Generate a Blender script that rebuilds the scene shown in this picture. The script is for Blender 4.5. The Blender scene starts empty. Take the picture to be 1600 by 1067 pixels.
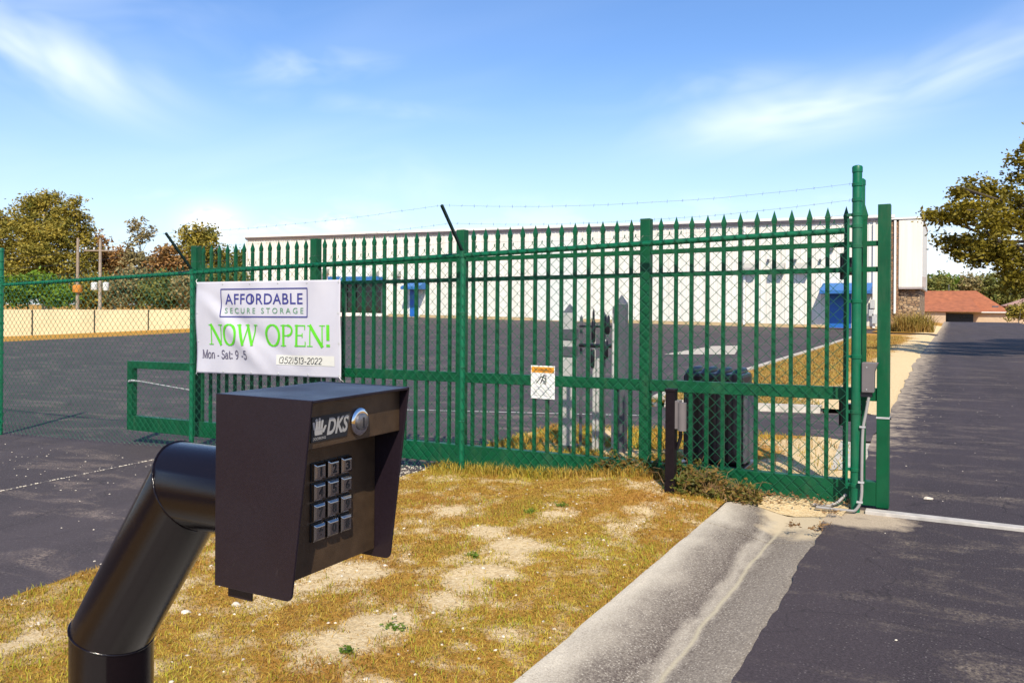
import bpy, bmesh, math, random
import numpy as np
from mathutils import Vector, noise, geometry
random.seed(7); RNG = np.random.default_rng(11)
scene = bpy.context.scene
C = scene.collection
# ------------------------------------------------------------------ camera
F = 1289.0; HZ = 478.0; CAMZ = 1.313
YAW = math.radians(28.2); ROLL = 0.007
fwd = Vector((-math.sin(YAW), math.cos(YAW), 0)); rgt0 = Vector((math.cos(YAW), math.sin(YAW), 0)); up0 = Vector((0, 0, 1))
rgt = (rgt0 + up0*ROLL).normalized(); upv = (up0 - rgt0*ROLL).normalized()
EYE = Vector((0, 0, CAMZ))
cam = bpy.data.cameras.new('camera'); co = bpy.data.objects.new('camera', cam); C.objects.link(co)
cam.sensor_width = 36; cam.lens = 36*F/1600; cam.shift_y = -(533.5-HZ)/1600
cam.clip_start = 0.05; cam.clip_end = 6000
from mathutils import Matrix
co.matrix_world = Matrix(((rgt.x, upv.x, -fwd.x, 0), (rgt.y, upv.y, -fwd.y, 0), (rgt.z, upv.z, -fwd.z, CAMZ), (0, 0, 0, 1)))
scene.camera = co
# ------------------------------------------------------------------ light
SUN_EL = math.radians(46)
sd = (-fwd*1.0 + rgt0*0.05).normalized()          # horizontal direction towards the sun
sundir = (sd*math.cos(SUN_EL) + up0*math.sin(SUN_EL)).normalized()
sl = bpy.data.lights.new('sun', 'SUN'); so = bpy.data.objects.new('sun', sl); C.objects.link(so)
sl.energy = 4.9; sl.angle = math.radians(0.53); sl.color = (1.0, 0.905, 0.735)
so.rotation_euler = sundir.to_track_quat('Z', 'Y').to_euler(); so.location = (6, -8, 14)
w = bpy.data.worlds.new('World'); scene.world = w; w.use_nodes = True
scene.view_settings.view_transform = 'Standard'; scene.view_settings.look = 'None'
scene.view_settings.exposure = 0.45; scene.view_settings.gamma = 1.0; scene.view_settings.use_curve_mapping = False
def build_world():
    nt = w.node_tree; N = nt.nodes; L = nt.links; N.clear()
    out = N.new('ShaderNodeOutputWorld'); bg = N.new('ShaderNodeBackground'); bg.inputs['Strength'].default_value = 0.13
    sky = N.new('ShaderNodeTexSky'); sky.sky_type = 'NISHITA'; sky.sun_disc = False
    sky.sun_elevation = SUN_EL; sky.sun_rotation = math.atan2(sd.x, sd.y)
    sky.air_density = 1.0; sky.dust_density = 0.35; sky.ozone_density = 2.2; sky.altitude = 0
    tc = N.new('ShaderNodeTexCoord')
    sep = N.new('ShaderNodeSeparateXYZ'); L.new(tc.outputs['Generated'], sep.inputs[0])
    def m(op, a, b=None, c=None):
        n = N.new('ShaderNodeMath'); n.operation = op
        for i, x in enumerate((a, b, c)):
            if x is None: continue
            if isinstance(x, (int, float)): n.inputs[i].default_value = x
            else: L.new(x, n.inputs[i])
        return n.outputs[0]
    zc = m('MAXIMUM', sep.outputs[2], 0.0)
    den = m('ADD', zc, 0.12)
    px = m('DIVIDE', sep.outputs[0], den); py = m('DIVIDE', sep.outputs[1], den)
    comb = N.new('ShaderNodeCombineXYZ'); L.new(px, comb.inputs[0]); L.new(py, comb.inputs[1])
    def cloud(rot, scl, nscale, seed, lo, hi, amt):
        mp = N.new('ShaderNodeMapping'); L.new(comb.outputs[0], mp.inputs['Vector'])
        mp.inputs['Rotation'].default_value = (0, 0, math.radians(rot)); mp.inputs['Scale'].default_value = scl
        mp.inputs['Location'].default_value = (seed, seed*0.7, 0)
        no = N.new('ShaderNodeTexNoise'); L.new(mp.outputs[0], no.inputs['Vector'])
        no.inputs['Scale'].default_value = nscale; no.inputs['Detail'].default_value = 4; no.inputs['Roughness'].default_value = 0.55
        no.inputs['Distortion'].default_value = 0.5
        mr = N.new('ShaderNodeMapRange'); mr.interpolation_type = 'SMOOTHSTEP'; L.new(no.outputs['Fac'], mr.inputs['Value'])
        mr.inputs['From Min'].default_value = lo; mr.inputs['From Max'].default_value = hi; mr.inputs['To Max'].default_value = amt
        return mr.outputs[0]
    # direction as azimuth from the road axis and elevation (radians)
    az = m('ARCTAN2', sep.outputs[0], sep.outputs[1]); el = m('ARCSINE', sep.outputs[2])
    az0 = -YAW
    def patch(ac, ec, ra, re_, tilt, sx, sy, lo, hi, amt, seed):
        da = m('SUBTRACT', az, az0+ac); de = m('SUBTRACT', el, ec); ct, st = math.cos(tilt), math.sin(tilt)
        x = m('ADD', m('MULTIPLY', da, ct), m('MULTIPLY', de, st)); y = m('SUBTRACT', m('MULTIPLY', de, ct), m('MULTIPLY', da, st))
        q = m('ADD', m('POWER', m('ABSOLUTE', m('DIVIDE', x, ra)), 2.0), m('POWER', m('ABSOLUTE', m('DIVIDE', y, re_)), 2.0))
        fall = m('POWER', 2.718, m('MULTIPLY', q, -1.0))
        cb = N.new('ShaderNodeCombineXYZ'); L.new(m('MULTIPLY', x, sx), cb.inputs[0]); L.new(m('MULTIPLY', y, sy), cb.inputs[1]); cb.inputs[2].default_value = seed
        no = N.new('ShaderNodeTexNoise'); L.new(cb.outputs[0], no.inputs['Vector']); no.inputs['Scale'].default_value = 1; no.inputs['Detail'].default_value = 3.5; no.inputs['Roughness'].default_value = 0.58; no.inputs['Distortion'].default_value = 0.6
        mr = N.new('ShaderNodeMapRange'); mr.interpolation_type = 'SMOOTHSTEP'; L.new(no.outputs['Fac'], mr.inputs['Value'])
        mr.inputs['From Min'].default_value = lo; mr.inputs['From Max'].default_value = hi; mr.inputs['To Max'].default_value = amt
        return m('MULTIPLY', fall, mr.outputs[0])
    c1 = cloud(20, (0.28, 1.0, 1), 0.8, CL[0], 0.56, 0.9, 0.18)
    c2 = cloud(-24, (0.35, 1.1, 1), 1.0, CL[1], 0.54, 0.9, 0.16)
    for pp in ((-0.53, 0.255, 0.13, 0.040, -0.22, 4, 9, 0.22, 0.72, 0.80, 1.2), (-0.56, 0.33, 0.20, 0.07, -0.1, 4, 9, 0.34, 0.85, 0.45, 3.3), (0.34, 0.220, 0.15, 0.030, 0.12, 4, 11, 0.20, 0.72, 0.78, 5.5), (0.52, 0.265, 0.14, 0.024, 0.36, 4, 12, 0.25, 0.72, 0.65, 6.1), (0.23, 0.25, 0.12, 0.02, 0.05, 5, 14, 0.3, 0.85, 0.32, 8.8),
               (-0.24, 0.275, 0.08, 0.018, 0.12, 6, 14, 0.28, 0.75, 0.45, 7.7), (-0.22, 0.235, 0.12, 0.012, -0.05, 6, 14, 0.30, 0.80, 0.30, 2.7), (-0.14, 0.15, 0.12, 0.03, -0.2, 5, 12, 0.32, 0.85, 0.24, 9.2),
               (-0.35, 0.088, 0.030, 0.022, 0.0, 30, 40, 0.25, 0.48, 1.0, 4.4), (-0.29, 0.088, 0.08, 0.012, 0.0, 14, 40, 0.38, 0.66, 0.6, 1.9), (-0.21, 0.096, 0.02, 0.010, 0.0, 40, 60, 0.34, 0.6, 0.7, 2.2), (0.50, 0.060, 0.07, 0.035, 0.0, 16, 30, 0.32, 0.66, 0.9, 6.6)):
        c2 = m('MAXIMUM', c2, patch(*pp))
    # low cumulus near the horizon
    no = N.new('ShaderNodeTexNoise'); mp = N.new('ShaderNodeMapping'); L.new(tc.outputs['Generated'], mp.inputs['Vector'])
    mp.inputs['Scale'].default_value = (1, 1, 2.2); mp.inputs['Location'].default_value = (CL[2], 0.2, 0)
    L.new(mp.outputs[0], no.inputs['Vector']); no.inputs['Scale'].default_value = 7; no.inputs['Detail'].default_value = 6
    mr = N.new('ShaderNodeMapRange'); mr.interpolation_type = 'SMOOTHSTEP'; L.new(no.outputs['Fac'], mr.inputs['Value'])
    mr.inputs['From Min'].default_value = 0.53; mr.inputs['From Max'].default_value = 0.66; mr.inputs['To Max'].default_value = 0.5
    lowm = N.new('ShaderNodeMapRange'); L.new(sep.outputs[2], lowm.inputs['Value'])
    lowm.inputs['From Min'].default_value = 0.14; lowm.inputs['From Max'].default_value = 0.06
    c3 = m('MULTIPLY', mr.outputs[0], lowm.outputs[0])
    cs = m('MAXIMUM', m('MAXIMUM', c1, c2), c3)
    up = N.new('ShaderNodeMapRange'); L.new(sep.outputs[2], up.inputs['Value']); up.inputs['From Min'].default_value = -0.01; up.inputs['From Max'].default_value = 0.04
    cs = m('MULTIPLY', cs, up.outputs[0])
    mix = N.new('ShaderNodeMix'); mix.data_type = 'RGBA'
    L.new(cs, mix.inputs['Factor']); hs_ = N.new('ShaderNodeHueSaturation'); hs_.inputs['Saturation'].default_value = 1.18; L.new(sky.outputs[0], hs_.inputs['Color'])
    tm = N.new('ShaderNodeMix'); tm.data_type = 'RGBA'; tm.blend_type = 'MULTIPLY'; tm.inputs[0].default_value = 1.0; L.new(hs_.outputs[0], tm.inputs[6]); tm.inputs[7].default_value = SKYT
    hzm = N.new('ShaderNodeMapRange'); hzm.interpolation_type = 'SMOOTHSTEP'; L.new(sep.outputs[2], hzm.inputs['Value']); hzm.inputs['From Min'].default_value = 0.30; hzm.inputs['From Max'].default_value = 0.0; hzm.inputs['To Max'].default_value = 0.55
    hm = N.new('ShaderNodeMix'); hm.data_type = 'RGBA'; L.new(hzm.outputs[0], hm.inputs[0]); L.new(tm.outputs[2], hm.inputs[6]); hm.inputs[7].default_value = (4.3, 5.2, 6.6, 1)
    L.new(hm.outputs[2], mix.inputs[6]); mix.inputs[7].default_value = (7.2, 7.6, 8.0, 1)
    L.new(mix.outputs[2], bg.inputs['Color']); L.new(bg.outputs[0], out.inputs['Surface'])
CL = (3.1, 8.4, 1.3); SKYT = (1.02, 0.99, 1.10, 1)
build_world()

# ------------------------------------------------------------------ pixel helpers (direction only; distance from ground or a plane)
def ray(u, v): return fwd + rgt*((u-800)/F) - upv*((v-HZ)/F)
def S(u, v, s0, slope=0.0):                      # hit on a vertical plane y = s0 - slope*x
    d = ray(u, v); k = s0/(d.y + slope*d.x); return EYE + d*k
def smooth(a, b, x):
    x = min(1, max(0, (x-a)/(b-a))); return x*x*(3-2*x)
def terr(t, s):
    a = -t-0.5
    if a <= 0: zl = 0.0
    elif a < 10: zl = -0.031*a
    else: zl = -0.31 - 0.007*min(a-10, 45)
    if a > 0:
        zb = 0.0098*max(0, -t-3)
        k = smooth(14, 50, s)*(1-smooth(44, 51, -t))
        zl = zl*(1-k) + zb*k
    return zl - 1.7*smooth(96, 116, s)
def G(u, v, dz=0.0):
    d = ray(u, v); z = 0.0
    for _ in range(30):
        k = (z+dz-CAMZ)/d.z
        p = EYE + d*k; z = 0.5*z + 0.5*terr(p.x, p.y)
    return p

# ------------------------------------------------------------------ mesh + object helpers
class MB:
    def __init__(s): s.v = []; s.f = []
    def add(s, vs, fs):
        o = len(s.v); s.v += [tuple(x) for x in vs]; s.f += [tuple(i+o for i in f) for f in fs]; return s
    def box(s, a, b, zf=None):
        (x0, y0, z0), (x1, y1, z1) = a, b
        vs = [(x0,y0,z0),(x1,y0,z0),(x1,y1,z0),(x0,y1,z0),(x0,y0,z1),(x1,y0,z1),(x1,y1,z1),(x0,y1,z1)]
        if zf: vs = [(x, y, z+zf(x)) for x, y, z in vs]
        return s.add(vs, [(0,3,2,1),(4,5,6,7),(0,1,5,4),(1,2,6,5),(2,3,7,6),(3,0,4,7)])
    def tube(s, pts, r, n=10, cap=True):
        pts = [Vector(p) for p in pts]; rs = r if isinstance(r, (list, tuple)) else [r]*len(pts)
        rings = []
        prev = None
        for i, p in enumerate(pts):
            if i == 0: d = (pts[1]-p).normalized(); dd = d
            elif i == len(pts)-1: d = (p-pts[i-1]).normalized(); dd = d
            else:
                d1 = (p-pts[i-1]).normalized(); d2 = (pts[i+1]-p).normalized(); d = (d1+d2).normalized(); dd = d1
            if prev is None:
                a = dd.orthogonal().normalized(); 
                if abs(dd.z) < 0.9: a = (Vector((0,0,1)) - dd*dd.z).normalized()
            else: a = prev
            a = (a - dd*a.dot(dd)).normalized(); b = dd.cross(a)
            ring = []
            for k in range(n):
                an = 2*math.pi*k/n; q = a*math.cos(an)*rs[i] + b*math.sin(an)*rs[i]
                if 0 < i < len(pts)-1:            # slide on to the mitre plane
                    q = q - dd*(q.dot(d)/max(0.2, dd.dot(d)))
                ring.append(p+q)
            rings.append(ring); prev = a if i in (0, len(pts)-1) else (a - d*0)
            if 0 < i < len(pts)-1:
                d2 = (pts[i+1]-p).normalized(); prev = (a - d2*a.dot(d2)).normalized() if (a - d2*a.dot(d2)).length > 1e-4 else a
                # keep ring orientation through the bend
                ax = d1.cross(d2)
                if ax.length > 1e-6:
                    from mathutils import Quaternion
                    prev = Quaternion(ax.normalized(), d1.angle(d2)) @ a
        vs = [q for r_ in rings for q in r_]; fs = []
        for i in range(len(rings)-1):
            for k in range(n):
                fs.append((i*n+k, i*n+(k+1)%n, (i+1)*n+(k+1)%n, (i+1)*n+k))
        if cap: fs += [tuple(range(n))[::-1], tuple((len(rings)-1)*n+k for k in range(n))]
        return s.add(vs, fs)
    def prism(s, poly, axis, a, b):
        """poly: 2-D outline (ccw), extruded along axis between a and b"""
        def P(p, h):
            return {'x': (h, p[0], p[1]), 'y': (p[0], h, p[1]), 'z': (p[0], p[1], h)}[axis]
        n = len(poly)
        return s.add([P(p, a) for p in poly] + [P(p, b) for p in poly],
                     [tuple(range(n))[::-1], tuple(range(n, 2*n))] + [(i, (i+1)%n, n+(i+1)%n, n+i) for i in range(n)])
WL = {}
def link(o, parent=None, loc=(0,0,0)):
    C.objects.link(o)
    if parent is not None: o.parent = parent
    o.location = loc; base = WL.get(parent.name, Vector((0,0,0))) if parent is not None else Vector((0,0,0))
    WL[o.name] = base + Vector(loc); return o
def tag(o, label=None, cat=None, group=None, kind=None):
    for k, v in (('label', label), ('category', cat), ('group', group), ('kind', kind)):
        if v: o[k] = v
    return o
def thing(name, label, cat, loc, group=None):
    o = bpy.data.objects.new(name, None); o.empty_display_size = 0.1; link(o, None, loc); return tag(o, label, cat, group)
def fixn(me):
    bm = bmesh.new(); bm.from_mesh(me); bmesh.ops.recalc_face_normals(bm, faces=bm.faces); bm.to_mesh(me); bm.free()
def obj(name, mb, mat, parent=None, smooth=None, bevel=0, fix=True, origin=None, loc=None):
    """mb in world coordinates. smooth = auto smooth angle in degrees"""
    base = WL[parent.name] if parent is not None else Vector((0,0,0))
    org = Vector(origin) if origin is not None else base
    me = bpy.data.meshes.new(name)
    me.from_pydata([(x-org.x, y-org.y, z-org.z) for x, y, z in mb.v], [], mb.f); me.update()
    if fix: fixn(me)
    me.materials.append(mat)
    if smooth is not None:
        me.polygons.foreach_set('use_smooth', [True]*len(me.polygons))
        try: me.set_sharp_from_angle(angle=math.radians(smooth))
        except Exception: pass
    o = bpy.data.objects.new(name, me); link(o, parent, org-base)
    if bevel:
        b = o.modifiers.new('bevel', 'BEVEL'); b.width = bevel; b.segments = 2; b.limit_method = 'ANGLE'
    return o
def mesh_np(name, V, Fc, mat, parent=None, attr=None):
    base = WL[parent.name] if parent is not None else Vector((0,0,0))
    me = bpy.data.meshes.new(name); n = len(V); k = Fc.shape[1]; m = len(Fc)
    V = V - np.array(base)
    me.vertices.add(n); me.vertices.foreach_set('co', V.astype(np.float32).ravel())
    me.loops.add(m*k); me.loops.foreach_set('vertex_index', Fc.astype(np.int32).ravel())
    me.polygons.add(m); me.polygons.foreach_set('loop_start', np.arange(0, m*k, k, dtype=np.int32))
    me.polygons.foreach_set('loop_total', np.full(m, k, dtype=np.int32)) if False else None
    me.update(calc_edges=True); me.validate()
    me.materials.append(mat)
    if attr is not None:
        a = me.attributes.new('tint', 'FLOAT', 'POINT'); a.data.foreach_set('value', attr.astype(np.float32))
    o = bpy.data.objects.new(name, me); link(o, parent); return o

# ------------------------------------------------------------------ materials
def mat(name): 
    m = bpy.data.materials.new(name); m.use_nodes = True; nt = m.node_tree
    return m, nt, nt.nodes['Principled BSDF']
def ramp(nt, fac, stops):
    r = nt.nodes.new('ShaderNodeValToRGB'); e = r.color_ramp.elements
    while len(e) < len(stops): e.new(0.5)
    for i, (p, c) in enumerate(stops): e[i].position = p; e[i].color = (*c, 1) if len(c) == 3 else c
    nt.links.new(fac, r.inputs[0]); return r.outputs[0]
def noi(nt, scale, detail=6, rough=0.6, vec=None, dist=0.0, scl=None):
    n = nt.nodes.new('ShaderNodeTexNoise'); n.inputs['Scale'].default_value = scale; n.inputs['Detail'].default_value = detail
    n.inputs['Roughness'].default_value = rough; n.inputs['Distortion'].default_value = dist
    if vec is None:
        g = nt.nodes.new('ShaderNodeNewGeometry'); vec = g.outputs['Position']
    if scl:
        mp = nt.nodes.new('ShaderNodeMapping'); mp.inputs['Scale'].default_value = scl; nt.links.new(vec, mp.inputs[0]); vec = mp.outputs[0]
    nt.links.new(vec, n.inputs['Vector']); return n.outputs['Fac']
def mixc(nt, fac, a, b, typ='MIX'):
    m = nt.nodes.new('ShaderNodeMix'); m.data_type = 'RGBA'; m.blend_type = typ
    for i, x in ((0, fac), (6, a), (7, b)):
        if isinstance(x, (tuple, list)): m.inputs[i].default_value = (*x, 1)
        elif isinstance(x, (int, float)): m.inputs[i].default_value = x
        else: nt.links.new(x, m.inputs[i])
    return m.outputs[2]
def bump(nt, bs, h, strength=0.4, dist=0.01):
    b = nt.nodes.new('ShaderNodeBump'); b.inputs['Strength'].default_value = strength; b.inputs['Distance'].default_value = dist
    nt.links.new(h, b.inputs['Height']); nt.links.new(b.outputs[0], bs.inputs['Normal'])
def plain(name, col, rough=0.5, metal=0.0, var=0.12, nscale=9, bmp=0.0, coat=0):
    m, nt, b = mat(name); f = noi(nt, nscale, 5)
    lo = tuple(c*(1-var) for c in col); hi = tuple(min(1, c*(1+var)) for c in col)
    nt.links.new(ramp(nt, f, [(0.3, lo), (0.7, hi)]), b.inputs['Base Color'])
    b.inputs['Roughness'].default_value = rough; b.inputs['Metallic'].default_value = metal
    if coat: b.inputs['Coat Weight'].default_value = coat
    if bmp: bump(nt, b, noi(nt, nscale*14, 3), bmp, 0.002)
    return m
M = {}
def lowspec(k, v):
    for n in M[k].node_tree.nodes:
        if n.type == 'BSDF_PRINCIPLED': n.inputs['Specular IOR Level'].default_value = v
def worn_paint(name, col, rough):
    m, nt, b = mat(name); c = ramp(nt, noi(nt, 5, 6, .65), [(0.3, tuple(x*.78 for x in col)), (0.7, tuple(x*1.2 for x in col))])
    mu = nt.nodes.new('ShaderNodeMath'); mu.operation = 'MULTIPLY'; nt.links.new(ramp(nt, noi(nt, 70, 4, .8), [(0.66, (0,0,0)), (0.72, (1,1,1))]), mu.inputs[0]); nt.links.new(ramp(nt, noi(nt, 2.2, 3), [(0.5, (0,0,0)), (0.62, (.8,)*3)]), mu.inputs[1])
    c = mixc(nt, mu.outputs[0], c, (0.10, 0.12, 0.08))
    c = mixc(nt, ramp(nt, noi(nt, 3, 5, .7, scl=(2.5, 2.5, .5)), [(0.52, (0,0,0)), (0.75, (.22,)*3)]), c, (0.12, 0.15, 0.09))
    nt.links.new(c, b.inputs['Base Color']); nt.links.new(ramp(nt, noi(nt, 11, 4), [(0.3, (rough*.8,)*3), (0.7, (rough*1.3,)*3)]), b.inputs['Roughness'])
    bump(nt, b, noi(nt, 90, 3), .06, .002); return m
M['green'] = worn_paint('green_paint', (0.0012, 0.108, 0.047), 0.4)
M['green_dark'] = worn_paint('green_paint_gate', (0.0008, 0.072, 0.026), 0.45)
M['vinyl'] = plain('green_vinyl_wire', (0.016, 0.115, 0.062), 0.25)
M['arm'] = plain('dark_green_arm', (0.004, 0.022, 0.014), 0.5)
M['wire'] = plain('galvanised_wire', (0.16, 0.16, 0.15), 0.45, 0.7)
M['galv'] = plain('galvanised_steel', (0.5, 0.5, 0.49), 0.42, 0.25)
def scuffed(name, col, rough, spec, scuff, amt):
    m, nt, b = mat(name); f = noi(nt, 240, 3); c = ramp(nt, f, [(0.3, tuple(x*.85 for x in col)), (0.7, tuple(x*1.15 for x in col))])
    k = noi(nt, 38, 6, 0.8, dist=1.5, scl=(1, 1, .35)); k2 = noi(nt, 9, 4)
    mu = nt.nodes.new('ShaderNodeMath'); mu.operation = 'MULTIPLY'; nt.links.new(ramp(nt, k, [(0.60, (0,0,0)), (0.74, (1,1,1))]), mu.inputs[0]); nt.links.new(ramp(nt, k2, [(0.48, (0,0,0)), (0.66, (amt,)*3)]), mu.inputs[1])
    nt.links.new(mixc(nt, mu.outputs[0], c, scuff), b.inputs['Base Color'])
    nt.links.new(ramp(nt, noi(nt, 7, 5), [(0.3, (rough*.8,)*3), (0.7, (rough*1.35,)*3)]), b.inputs['Roughness']); b.inputs['Specular IOR Level'].default_value = spec
    bump(nt, b, noi(nt, 700, 2), 0.35, 0.0006); return m
M['black_gloss'] = scuffed('black_enamel', (0.0055, 0.0032, 0.004), 0.085, .34, (0.05, 0.035, 0.025), .35)
M['black'] = plain('black_plastic', (0.008, 0.008, 0.013), 0.3)
M['black_iron'] = plain('black_iron', (0.008, 0.0045, 0.006), 0.5, 0, 0.3, 25)
M['powder'] = scuffed('dark_powder_coat', (0.0130, 0.0080, 0.0125), 0.36, .36, (0.06, 0.05, 0.05), .6)
M['powder_in'] = plain('bronze_faceplate', (0.085, 0.053, 0.030), 0.34, 0.4, 0.25, 40, 0.2)
M['chrome'] = plain('chrome', (0.75, 0.75, 0.76), 0.10, 1.0, 0.03)
M['lockface'] = plain('lock_face', (0.22, 0.21, 0.21), 0.35, 0.8, 0.2, 200)
M['key_metal'] = plain('key_metal', (0.48, 0.45, 0.42), 0.16, 1.0, 0.05)
M['key_surround'] = plain('key_surround', (0.01, 0.009, 0.01), 0.5)
M['ink'] = plain('dark_ink', (0.012, 0.012, 0.014), 0.5)
M['logo_silver'] = plain('logo_silver', (0.45, 0.44, 0.42), 0.35, 0.4)
M['grey_box'] = plain('grey_enclosure', (0.135, 0.118, 0.116), 0.5, 0, 0.08)
M['conduit'] = plain('pvc_conduit', (0.27, 0.255, 0.24), 0.5, 0, 0.1)
M['strip'] = plain('pale_strip', (0.42, 0.39, 0.35), 0.6, 0, 0.2, 14)
M['steel_dark'] = plain('weathered_steel', (0.10, 0.105, 0.125), 0.5, 0.3, 0.2, 12)
M['sign_white'] = plain('sign_white', (0.80, 0.79, 0.75), 0.5, 0, 0.04)
M['orange'] = plain('sign_orange', (0.80, 0.33, 0.02), 0.5)
M['navy'] = plain('banner_navy', (0.035, 0.035, 0.20), 0.6)
M['lime'] = plain('banner_lime', (0.10, 0.52, 0.012), 0.6)
M['teal'] = plain('banner_green', (0.10, 0.25, 0.13), 0.6)
M['purple_ink'] = plain('banner_grey_ink', (0.10, 0.09, 0.14), 0.6)
M['tape'] = plain('pale_tape', (0.62, 0.61, 0.55), 0.4, 0, 0.03)
M['blue'] = plain('blue_paint', (0.010, 0.11, 0.42), 0.45, 0, 0.1)
M['blue_canvas'] = plain('blue_awning', (0.022, 0.125, 0.36), 0.6, 0, 0.12)
M['fascia'] = plain('roof_flashing', (0.36, 0.31, 0.30), 0.5, 0, 0.15, 3)
M['trim_white'] = plain('white_trim', (0.72, 0.70, 0.66), 0.5, 0, 0.06, 2)
M['hood_grey'] = plain('vent_grey', (0.36, 0.35, 0.32), 0.5, 0.1)
M['glass_dark'] = plain('dark_glass', (0.012, 0.014, 0.014), 0.06)
M['door_grey'] = plain('overhead_door', (0.62, 0.64, 0.60), 0.55, 0, 0.04, 1)
M['roof_flat'] = plain('flat_roof', (0.4, 0.39, 0.37), 0.7)
M['tan_trim'] = plain('tan_base', (0.42, 0.32, 0.18), 0.7)
M['stucco'] = plain('stucco', (0.50, 0.37, 0.25), 0.8, 0, 0.1, 2)
M['roof_clay'] = plain('orange_shingle', (0.30, 0.098, 0.042), 0.8, 0, 0.25, 1.6)
M['roof_pink'] = plain('faded_roof', (0.34, 0.20, 0.16), 0.8)
M['wood_pole'] = plain('wood_pole', (0.26, 0.21, 0.16), 0.85, 0, 0.2, 6)
M['transformer'] = plain('transformer_grey', (0.60, 0.62, 0.62), 0.45)
M['orange_box'] = plain('orange_can', (0.55, 0.22, 0.03), 0.5)
M['pebble'] = plain('pale_pebble', (0.55, 0.49, 0.40), 0.85, 0, 0.3, 30)
M['bark'] = plain('bark', (0.07, 0.055, 0.04), 0.9, 0, 0.35, 8, 0.5)
M['bark_pale'] = plain('pale_bark', (0.30, 0.25, 0.20), 0.9, 0, 0.3, 5, 0.4)
M['paint'] = plain('worn_white_line', (0.50, 0.49, 0.46), 0.7, 0, 0.3, 8)

lowspec('green', .35); lowspec('green_dark', .3); lowspec('black_iron', .18)
def leaf(name, stops, trans=0.25):
    m, nt, b = mat(name); g = nt.nodes.new('ShaderNodeNewGeometry')
    a = ramp(nt, g.outputs['Random Per Island'], stops)
    f = noi(nt, 0.9, 3)
    c = mixc(nt, 0.55, a, ramp(nt, f, [(0.35, stops[0][1]), (0.65, stops[-1][1])]))
    nt.links.new(c, b.inputs['Base Color']); b.inputs['Roughness'].default_value = 0.6
    b.inputs['Specular IOR Level'].default_value = 0.25
    tr = nt.nodes.new('ShaderNodeBsdfTranslucent'); nt.links.new(c, tr.inputs[0])
    mx = nt.nodes.new('ShaderNodeMixShader'); mx.inputs[0].default_value = trans
    nt.links.new(b.outputs[0], mx.inputs[1]); nt.links.new(tr.outputs[0], mx.inputs[2])
    nt.links.new(mx.outputs[0], nt.nodes['Material Output'].inputs['Surface']); return m
M['leaf_oak'] = leaf('oak_leaves', [(0, (0.065, 0.062, 0.007)), (0.5, (0.165, 0.135, 0.010)), (1, (0.30, 0.225, 0.018))])
M['leaf_olive'] = leaf('olive_leaves', [(0, (0.0930, 0.1054, 0.0186)), (0.5, (0.2402, 0.2170, 0.0341)), (1, (0.4805, 0.3488, 0.0543))])
M['leaf_green'] = leaf('green_leaves', [(0, (0.0390, 0.1040, 0.0104)), (0.5, (0.1105, 0.2210, 0.0156)), (1, (0.2470, 0.3510, 0.0260))])
M['leaf_rust'] = leaf('rusty_leaves', [(0, (0.1305, 0.0943, 0.0290)), (0.5, (0.2900, 0.1740, 0.0580)), (1, (0.4785, 0.2320, 0.0798))])
M['leaf_grey'] = leaf('grey_leaves', [(0, (0.1200, 0.1125, 0.0450)), (0.5, (0.2550, 0.2100, 0.0825)), (1, (0.4500, 0.3525, 0.1650))])
M['leaf_far'] = leaf('far_leaves', [(0, (0.0750, 0.1063, 0.0275)), (0.5, (0.1500, 0.1750, 0.0375)), (1, (0.2750, 0.2500, 0.0625))])
M['blade'] = leaf('dry_grass_blades', [(0, (0.22, 0.085, 0.018)), (0.3, (0.48, 0.235, 0.038)), (0.68, (0.78, 0.50, 0.13)), (0.86, (0.56, 0.42, 0.045)), (1, (0.32, 0.34, 0.02))], 0.25)
M['blade_green'] = leaf('green_gold_blades', [(0, (0.30, 0.30, 0.02)), (0.5, (0.50, 0.42, 0.04)), (1, (0.24, 0.30, 0.015))], 0.3)
M['blade_tan'] = leaf('tan_grass_blades', [(0, (0.26, 0.14, 0.04)), (0.6, (0.42, 0.27, 0.08)), (1, (0.33, 0.28, 0.05))], 0.2)
M['weed'] = leaf('weed_leaves', [(0, (0.03, 0.07, 0.01)), (0.5, (0.11, 0.15, 0.018)), (0.72, (0.30, 0.22, 0.05)), (1, (0.34, 0.15, 0.05))], 0.25)
M['dead'] = leaf('dead_stems', [(0, (0.13, 0.065, 0.03)), (0.6, (0.27, 0.15, 0.06)), (1, (0.36, 0.24, 0.11))], 0.1)
M['green_tuft'] = leaf('green_tuft', [(0, (0.06, 0.12, 0.01)), (1, (0.17, 0.25, 0.03))], 0.3)

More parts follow.
